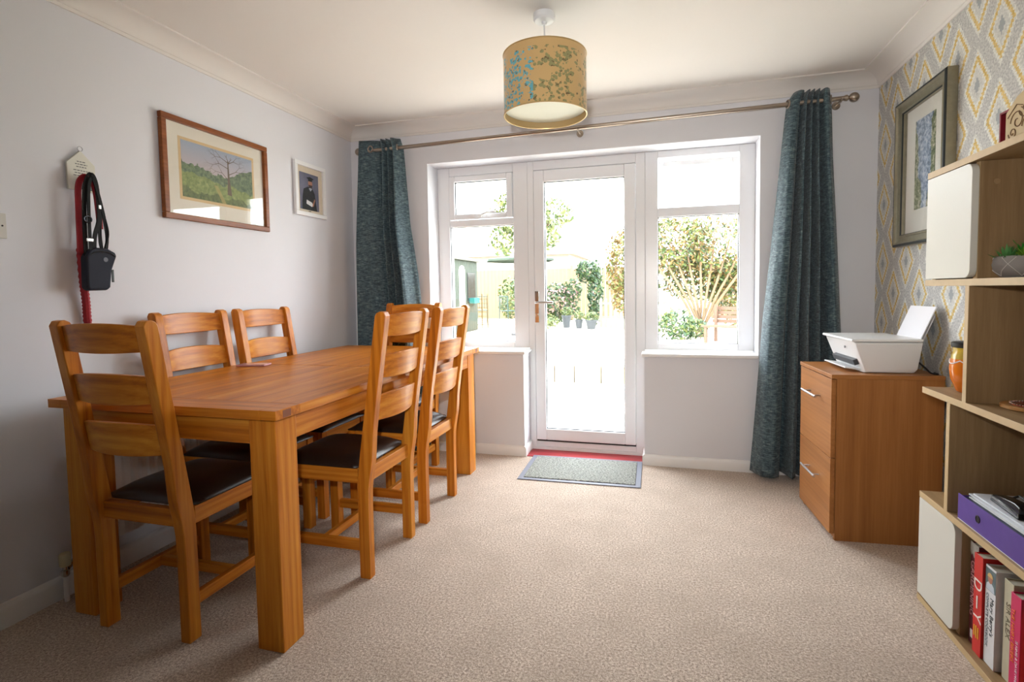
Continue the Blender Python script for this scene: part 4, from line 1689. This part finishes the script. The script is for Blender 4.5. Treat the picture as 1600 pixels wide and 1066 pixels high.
spine_text(b3, 'COMPLETE COOKBOOK', 0.0145, (110, 120, 126), -0.013, 0.212)
q = MB()
q.box((-0.0008, -0.049, 0.222), (-0.0002, -0.001, 0.286))
pic3 = q.build('spine_photo', plain('photo_background', (92, 112, 116), 0.5, var=0.2, vs=40), b3, smooth=0)
q = MB()
q.poly([(-0.0012, -0.025 + 0.011 * cos(a), 0.258 + 0.014 * sin(a)) for a in [i * 2 * pi / 16 for i in range(16)]])
q.build('photo_face', M_skin, pic3, smooth=0)
q = MB()
q.poly([(-0.0014, -0.025 + 0.013 * cos(a), 0.262 + 0.013 * sin(a)) for a in [i * pi / 10 for i in range(11)]])
q.build('photo_hair', plain('blond_hair', (206, 172, 110), 0.6, var=0.05), pic3, smooth=0)
q = MB()
q.poly([(-0.0010, -0.045, 0.223), (-0.0010, -0.042, 0.240), (-0.0010, -0.030, 0.248), (-0.0010, -0.018, 0.248), (-0.0010, -0.008, 0.240), (-0.0010, -0.004, 0.223)])
q.build('photo_shirt', plain('pale_shirt', (196, 204, 214), 0.6, var=0), pic3, smooth=0)
b4 = book('grey_green_jacket', 'slim cream hardback with faded lettering between the cookbook and the pink book', -1.688, 0.040, 0.286, 0.190, (196, 190, 164), XB + 0.006)
spine_text(b4, 'SIR ALEX', 0.026, (116, 110, 86), -0.020, 0.225)
b5 = book('magenta_cover', 'bright pink cookbook with orange title near the frame edge', -1.733, 0.042, 0.272, 0.215, (208, 26, 92), XB - 0.002)
spine_text(b5, 'THE HAIRY BIKERS', 0.018, (236, 130, 40), -0.012, 0.230)
spine_text(b5, 'SI KING & DAVE MYERS', 0.0125, (240, 220, 228), -0.030, 0.150)
b6 = book('dark_red_cloth', 'tall dark red hardback whose top shows behind the pink book', -1.7765, 0.030, 0.300, 0.190, (128, 14, 34), XB + 0.03)
b7 = book('yellow_cover', 'yellow paperback cut by the right edge of the photo', -1.808, 0.030, 0.240, 0.19, (226, 206, 50), XB - 0.004)
nb = thing('spiral_notebook', 'thin spiral-bound notebook lying on top of the maroon and red books', 'notebook', (XB + 0.012, -1.545, tops[0] + 0.3185), radians(0))
q = MB()
q.box((0.0, -0.078, 0.0), (0.15, -0.005, 0.008))
q.build('pages', plain('notebook_pages', (206, 206, 200), 0.8, var=0.1, vs=100), nb)
q = MB()
for i in range(9):
    yy = -0.012 - i * 0.0075
    q.tube([(0.004 + 0.006 * cos(a), yy, 0.006 + 0.006 * sin(a)) for a in [j * 2 * pi / 12 for j in range(12)]], 0.0009, 5, closed=True)
q.build('spiral_binding', M_black, nb)

# ---------------------------------------------------------------- garden
GZ = 0.10
M_pave = plain('pale_paving', (206, 198, 182), 0.9, var=0.08, vs=4)
M_lawn = plain('gravel_beige', (198, 192, 172), 0.95, var=0.1, vs=6)
q = MB()
q.box((-9, 0.25, -0.35), (9, 3.6, -0.13))
tag(q.build('patio', M_pave, smooth=0), kind='structure')
q = MB()
q.box((-30, 3.85, -0.35), (30, 60, GZ))
tag(q.build('garden_ground', M_lawn, smooth=0), kind='structure')
q = MB()
q.box((-30, -30, -0.5), (30, 60, -0.36))
tag(q.build('surrounding_ground', M_lawn, smooth=0), kind='structure')
# retaining kerb of stones between the two levels
q = MB()
x_ = -4.0
while x_ < 5.5:
    l_ = random.uniform(0.25, 0.4)
    q.box((x_, 3.60, -0.34), (x_ + l_ - 0.006, 3.86, GZ + random.uniform(0.0, 0.02)))
    x_ += l_
tag(q.build('stone_kerb', plain('kerb_stone', (132, 122, 104), 0.9, var=0.15, vs=6), bevel=0.015), 'pale stone kerb at the edge of the patio outside the door', 'kerb')


def leafmat(name, a, b_):
    k = NT(name)
    f = k.noise(k.objco(), 2.2, 3, 0.6)
    k.base(k.mix(f, rgb(*a), rgb(*b_)), 0.5)
    try:
        k.b.inputs['Transmission Weight'].default_value = 0.0
        k.b.inputs['Subsurface Weight'].default_value = 0.0
    except Exception:
        pass
    return k.m


def leaves(q, c, r, n_, s, mi=0, squash=1.0, nmi=1):
    c = Vector(c)
    rx, ry, rz = r
    for _ in range(n_):
        d = Vector((random.gauss(0, 1), random.gauss(0, 1), random.gauss(0, 1))).normalized()
        f = random.uniform(0.55, 1.0)
        p = c + Vector((d.x * rx * f, d.y * ry * f, d.z * rz * f))
        a = Vector((random.uniform(-1, 1), random.uniform(-1, 1), random.uniform(-1, 1))).normalized()
        b_ = a.orthogonal().normalized()
        l_ = s * random.uniform(0.6, 1.3)
        pts = [p - a * l_, p + b_ * l_ * 0.45, p + a * l_, p - b_ * l_ * 0.45]
        q.poly(pts, mi + (random.randrange(nmi) if nmi > 1 else 0))


M_g1 = leafmat('leaf_mid_green', (36, 58, 28), (72, 92, 44))
M_g2 = leafmat('leaf_dark_green', (18, 46, 26), (44, 72, 42))
M_g3 = leafmat('leaf_lime', (78, 92, 38), (104, 108, 58))
M_g4 = leafmat('leaf_amber', (106, 78, 38), (116, 96, 54))
M_pink = leafmat('petal_pink', (150, 110, 112), (160, 130, 124))
M_bark = plain('bark_pale', (104, 84, 62), 0.9, var=0.15, vs=14)


def shrub(name, label, cat, base, blobs, mats, stems=None, group=None, n_=500, s=0.07):
    t = thing(name, label, cat, base, 0, group)
    q = MB()
    for (c, r, k_) in blobs:
        leaves(q, c, r, int(n_ * k_), s, 0, nmi=len(mats))
    q.build('foliage', mats, t, smooth=0)
    if stems:
        q = MB()
        for pts, r0 in stems:
            pp_ = catmull(pts, 5)
            q.tube(pp_, [r0 * (1 - 0.6 * i / len(pp_)) for i in range(len(pp_))], 7)
        q.build('stems', M_bark, t)
    return t


# big multi-stemmed shrub outside the right window
sb = (2.93, 8.2, GZ)
stems = []
for i in range(9):
    a = -0.9 + i * 0.22
    stems.append(([(random.uniform(-0.08, 0.08), random.uniform(-0.1, 0.1), 0), (a * 0.35, -0.15, 0.7), (a * 0.9, -0.1, 1.4), (a * 1.3, 0, 2.0)], 0.035))
shrub('multi_stem_shrub', 'large arching shrub with many bare pale stems outside the right window', 'shrub', sb,
      [((-0.45, 0.2, 2.0), (0.75, 0.6, 0.75), 2.2), ((0.40, 0.3, 1.80), (0.9, 0.6, 0.85), 2.6), ((0.0, 0.6, 1.25), (1.0, 0.4, 0.55), 1.6), ((0.75, 0.4, 1.0), (0.6, 0.5, 0.8), 1.8)],
      [M_g1, M_g3, M_g4, M_g4, M_g3], stems, n_=1100, s=0.055)
shrub('low_shrub', 'low rounded green shrub under the bare stems outside the right window', 'shrub', (2.42, 7.6, GZ),
      [((0, 0, 0.3), (0.42, 0.35, 0.34), 1.0), ((0.35, 0.1, 0.2), (0.3, 0.3, 0.22), 0.5)], [M_g1, M_g2, M_g3], n_=600, s=0.05)
shrub('golden_shrub', 'tall amber-leaved shrub showing at the right of the door glass', 'shrub', (1.35, 9.3, GZ),
      [((-0.08, 0, 1.6), (0.46, 0.4, 0.9), 2.2), ((-0.1, 0, 0.9), (0.3, 0.3, 0.5), 0.5)], [M_g4, M_g4, M_g3], [([(0, 0, 0), (0.02, 0, 0.5), (0, 0, 1.2)], 0.03)], n_=700, s=0.06)
shrub('ivy_column', 'dense dark ivy column beyond the pots', 'shrub', (0.12, 11.6, GZ),
      [((0.0, 0, 1.55), (0.42, 0.3, 0.35), 0.7), ((0.18, 0, 0.85), (0.24, 0.25, 0.85), 0.9)], [M_g2, M_g1], n_=900, s=0.06)
shrub('rose_bush', 'green rose bush with pink blooms left of the ivy', 'shrub', (-0.72, 11.3, GZ),
      [((0, 0, 0.65), (0.62, 0.4, 0.6), 1.6), ((0.45, -0.2, 1.05), (0.28, 0.2, 0.3), 0.25)], [M_g1, M_g2, M_g1, M_g2, M_g1, M_pink], n_=900, s=0.06)
shrub('border_plant', 'short yellow-green border plant among the pots', 'plant', (-0.95, 10.2, GZ),
      [((0, 0, 0.2), (0.5, 0.3, 0.22), 1.0)], [M_g3, M_g1], n_=350, s=0.05)
shrub('corner_bush', 'leafy bush behind the garden chairs seen through the left window', 'shrub', (-2.45, 12.9, GZ),
      [((0, 0, 0.8), (0.6, 0.5, 0.75), 1.3)], [M_g1, M_g3], n_=700, s=0.07)
shrub('garden_tree', 'light green garden tree overhanging from the left of the door glass', 'tree', (-1.05, 9.6, GZ),
      [((0.55, 0, 2.95), (0.55, 0.5, 0.42), 0.45), ((0.35, 0, 2.35), (0.4, 0.4, 0.3), 0.22), ((-0.3, 0, 3.0), (0.8, 0.6, 0.6), 0.9), ((-0.75, 0, 2.3), (0.4, 0.4, 0.4), 0.2)],
      [M_g3, M_g1, M_g3], [([(0, 0, 0), (0.02, 0, 1.2), (0.12, 0, 2.1), (0.5, 0, 2.8)], 0.07), ([(0.05, 0, 1.6), (-0.2, 0, 2.4), (-0.5, 0, 3.0)], 0.05)], n_=900, s=0.07)

# pots
M_potg = plain('grey_glazed_pot', (62, 66, 72), 0.5, var=0.05)


def pot(label, loc, r, h, plant):
    t = thing('plant_pot', label, 'plant pot', loc, 0, 'plant pots beyond the patio')
    q = MB()
    q.lathe([(r * 0.66, 0), (r * 0.95, h * 0.86), (r * 1.05, h * 0.87), (r * 1.05, h), (r * 0.9, h), (r * 0.85, h * 0.9)], seg=20)
    q.lathe([(0.0005, h * 0.9), (r * 0.85, h * 0.9)], seg=20, caps=False)
    q.build('pot', M_potg, t)
    q = MB()
    leaves(q, (0, 0, h + plant * 0.4), (r * 1.3, r * 1.3, plant * 0.6), 160, 0.04, nmi=2)
    q.build('foliage', [M_g3, M_g1], t, smooth=0)


pot('tall tapered grey plant pot farthest left of the three by the ivy', (-0.38, 10.7, GZ), 0.13, 0.34, 0.25)
pot('dark grey plant pot, middle of the three by the ivy', (0.0, 10.45, GZ), 0.11, 0.24, 0.25)
pot('wide grey plant pot nearest the white picket gate', (0.36, 10.2, GZ), 0.15, 0.24, 0.22)

# white picket gate / fence
pf = thing('picket_fence', 'low white picket fence beyond the pots', 'fence', (0.5, 10.7, GZ))
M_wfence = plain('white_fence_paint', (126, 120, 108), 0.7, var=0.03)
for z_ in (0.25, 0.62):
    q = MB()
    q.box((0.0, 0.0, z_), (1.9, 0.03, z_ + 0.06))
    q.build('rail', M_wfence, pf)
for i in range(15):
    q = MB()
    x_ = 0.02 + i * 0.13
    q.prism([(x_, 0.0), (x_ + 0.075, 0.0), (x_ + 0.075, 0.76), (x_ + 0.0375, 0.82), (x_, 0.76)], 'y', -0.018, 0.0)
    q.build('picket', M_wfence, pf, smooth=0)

# boundary fence panels
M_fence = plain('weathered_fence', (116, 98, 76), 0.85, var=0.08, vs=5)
for i in range(7):
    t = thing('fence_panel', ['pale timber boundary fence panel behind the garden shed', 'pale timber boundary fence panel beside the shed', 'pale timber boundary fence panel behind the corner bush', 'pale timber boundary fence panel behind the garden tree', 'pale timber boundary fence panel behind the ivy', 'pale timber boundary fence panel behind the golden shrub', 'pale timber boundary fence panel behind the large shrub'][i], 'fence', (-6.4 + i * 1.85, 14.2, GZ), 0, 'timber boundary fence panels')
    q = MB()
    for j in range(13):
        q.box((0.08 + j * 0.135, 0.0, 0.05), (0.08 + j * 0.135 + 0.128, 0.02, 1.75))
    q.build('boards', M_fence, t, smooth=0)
    q = MB()
    q.box((-0.02, -0.02, 0.0), (0.07, 0.06, 1.85))
    q.build('post', M_fence, t, smooth=0)

# shed
sd = thing('garden_shed', 'grey-green timber garden shed seen through the left window', 'shed', (-2.62, 7.3, GZ))
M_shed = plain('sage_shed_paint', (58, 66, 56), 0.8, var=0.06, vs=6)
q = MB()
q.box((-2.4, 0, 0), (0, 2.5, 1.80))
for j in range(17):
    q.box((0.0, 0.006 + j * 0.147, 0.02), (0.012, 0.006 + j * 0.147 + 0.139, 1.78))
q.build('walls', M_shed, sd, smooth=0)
q = MB()
q.box((-2.5, -0.1, 1.80), (0.10, 2.6, 1.87))
q.build('roof', plain('roof_felt', (104, 106, 98), 0.9, var=0.05), sd, smooth=0)
q = MB()
q.box((0.013, 1.75, 0.75), (0.03, 2.30, 1.50))
q.build('shed_window', plain('shed_pane', (40, 46, 46), 0.2, var=0), sd, smooth=0)
q = MB()
q.box((0.03, 1.85, 0.72), (0.16, 2.25, 0.86))
q.build('window_box', plain('turquoise_paint', (30, 104, 100), 0.5, var=0), sd, smooth=0)
gpst = thing('garden_post', 'white round-topped post in front of the green shed', 'post', (-2.13, 7.5, GZ))
q = MB()
q.lathe([(0.065, 0), (0.065, 1.50), (0.05, 1.57), (0.02, 1.60)], seg=20)
q.build('shaft', plain('white_post_paint', (210, 206, 196), 0.7, var=0.02), gpst)

# trellis obelisk by the shed
tr = thing('trellis', 'pale wooden trellis leaning beside the shed', 'trellis', (-2.72, 10.45, GZ))
q = MB()
for x_ in (-0.16, 0.0, 0.16):
    q.box((x_ - 0.012, 0, 0), (x_ + 0.012, 0.02, 0.95))
for z_ in [0.12 * i + 0.08 for i in range(7)]:
    q.box((-0.18, -0.015, z_), (0.18, 0.0, z_ + 0.02))
q.build('lattice', plain('trellis_wood', (100, 84, 52), 0.8, var=0.05), tr, smooth=0)

# garden chairs and table (blue-green metal)
M_tealmetal = plain('verdigris_metal', (46, 68, 66), 0.5, 0.2, var=0.05)
MG = 'verdigris metal garden chairs by the corner bush'


def garden_chair(label, loc, rz):
    t = thing('garden_chair', label, 'garden chair', loc, rz, MG)
    for sx in (-0.18, 0.18):
        for sy in (0, 0.36):
            q = MB()
            q.tube([(sx, sy, 0), (sx, sy, 0.44 if sy else 0.88)], 0.012, 6)
            q.build('leg', M_tealmetal, t)
    q = MB()
    q.box((-0.2, 0, 0.43), (0.2, 0.38, 0.45))
    q.build('seat', M_tealmetal, t)
    q = MB()
    for i in range(5):
        x_ = -0.14 + i * 0.07
        q.tube([(x_, 0, 0.5), (x_, 0, 0.86)], 0.008, 6)
    q.tube([(-0.18, 0, 0.87), (0.18, 0, 0.87)], 0.012, 6)
    q.build('backrest', M_tealmetal, t)
    return t


garden_chair('verdigris metal garden chair left of the corner bush', (-3.2, 11.8, GZ), 0.4)
garden_chair('verdigris metal garden chair in front of the corner bush', (-2.35, 11.3, GZ), -0.5)

# parasol
ps = thing('parasol', 'wide flat green parasol open in the middle of the garden', 'parasol', (-1.02, 8.3, GZ))
q = MB()
q.tube([(0, 0, 0), (0, 0, 1.85)], 0.02, 10)
q.build('pole', M_wfence, ps)
q = MB()
seg = 8
cc = q.bm.verts.new((0, 0, 1.86))
rim = [q.bm.verts.new((0.80 * cos(i * 2 * pi / seg), 0.80 * sin(i * 2 * pi / seg), 1.74)) for i in range(seg)]
rim2 = [q.bm.verts.new((0.80 * cos(i * 2 * pi / seg), 0.80 * sin(i * 2 * pi / seg), 1.70)) for i in range(seg)]
for i in range(seg):
    j = (i + 1) % seg
    q.bm.faces.new((cc, rim[i], rim[j]))
    q.bm.faces.new((rim[i], rim2[i], rim2[j], rim[j]))
q.build('canopy', plain('parasol_green', (50, 62, 52), 0.8, var=0.04), ps, smooth=0)
q = MB()
q.lathe([(0.22, 0), (0.22, 0.05), (0.05, 0.08)], seg=20)
q.build('base', M_potg, ps)

# slatted garden seat by the right window
gs = thing('garden_bench', 'wooden slatted garden bench at the lower corner of the right window', 'bench', (3.02, 7.1, GZ), radians(-30))
M_benchw = plain('bench_timber', (92, 68, 52), 0.7, var=0.1, vs=8)
for i in range(5):
    q = MB()
    q.box((-0.05, -0.25 + i * 0.09, 0.30), (1.2, -0.25 + i * 0.09 + 0.075, 0.325))
    q.build('seat_slat', M_benchw, gs)
for i in range(4):
    q = MB()
    q.box((-0.05, 0.22 + i * 0.02, 0.36 + i * 0.08), (1.2, 0.24 + i * 0.02, 0.36 + i * 0.08 + 0.065))
    q.build('back_slat', M_benchw, gs)
for x_ in (0.0, 1.12):
    for y0 in (-0.24, 0.18):
        q = MB()
        q.box((x_, y0, 0), (x_ + 0.05, y0 + 0.05, 0.30 if y0 < 0 else 0.70))
        q.build('leg', M_benchw, gs)

# neighbouring houses far behind
hs = thing('neighbouring_house', 'pale neighbouring house with tiled roof far beyond the fence', 'house', (-7.5, 22.0, 0))
q = MB()
q.box((-4.0, 0, 0), (5.2, 6, 2.9))
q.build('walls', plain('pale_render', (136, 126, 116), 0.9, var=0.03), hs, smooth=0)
q = MB()
q.prism([(-0.4, 2.85), (6.4, 2.85), (3.0, 5.0)], 'x', -4.3, 5.5)
q.build('roof', plain('pinkish_tiles', (122, 104, 94), 0.9, var=0.08, vs=5), hs, smooth=0)
ob = thing('white_outbuilding', 'white rendered outbuilding behind the large shrub', 'outbuilding', (1.75, 12.2, GZ))
q = MB()
q.box((0, 0, 0), (1.7, 1.6, 2.05))
q.build('walls', plain('white_render', (236, 234, 230), 0.9, var=0.02), ob, smooth=0)
q = MB()
q.box((-0.08, -0.08, 2.05), (1.78, 1.68, 2.13))
q.build('roof', plain('red_tile_edge', (120, 60, 54), 0.8, var=0.05), ob, smooth=0)
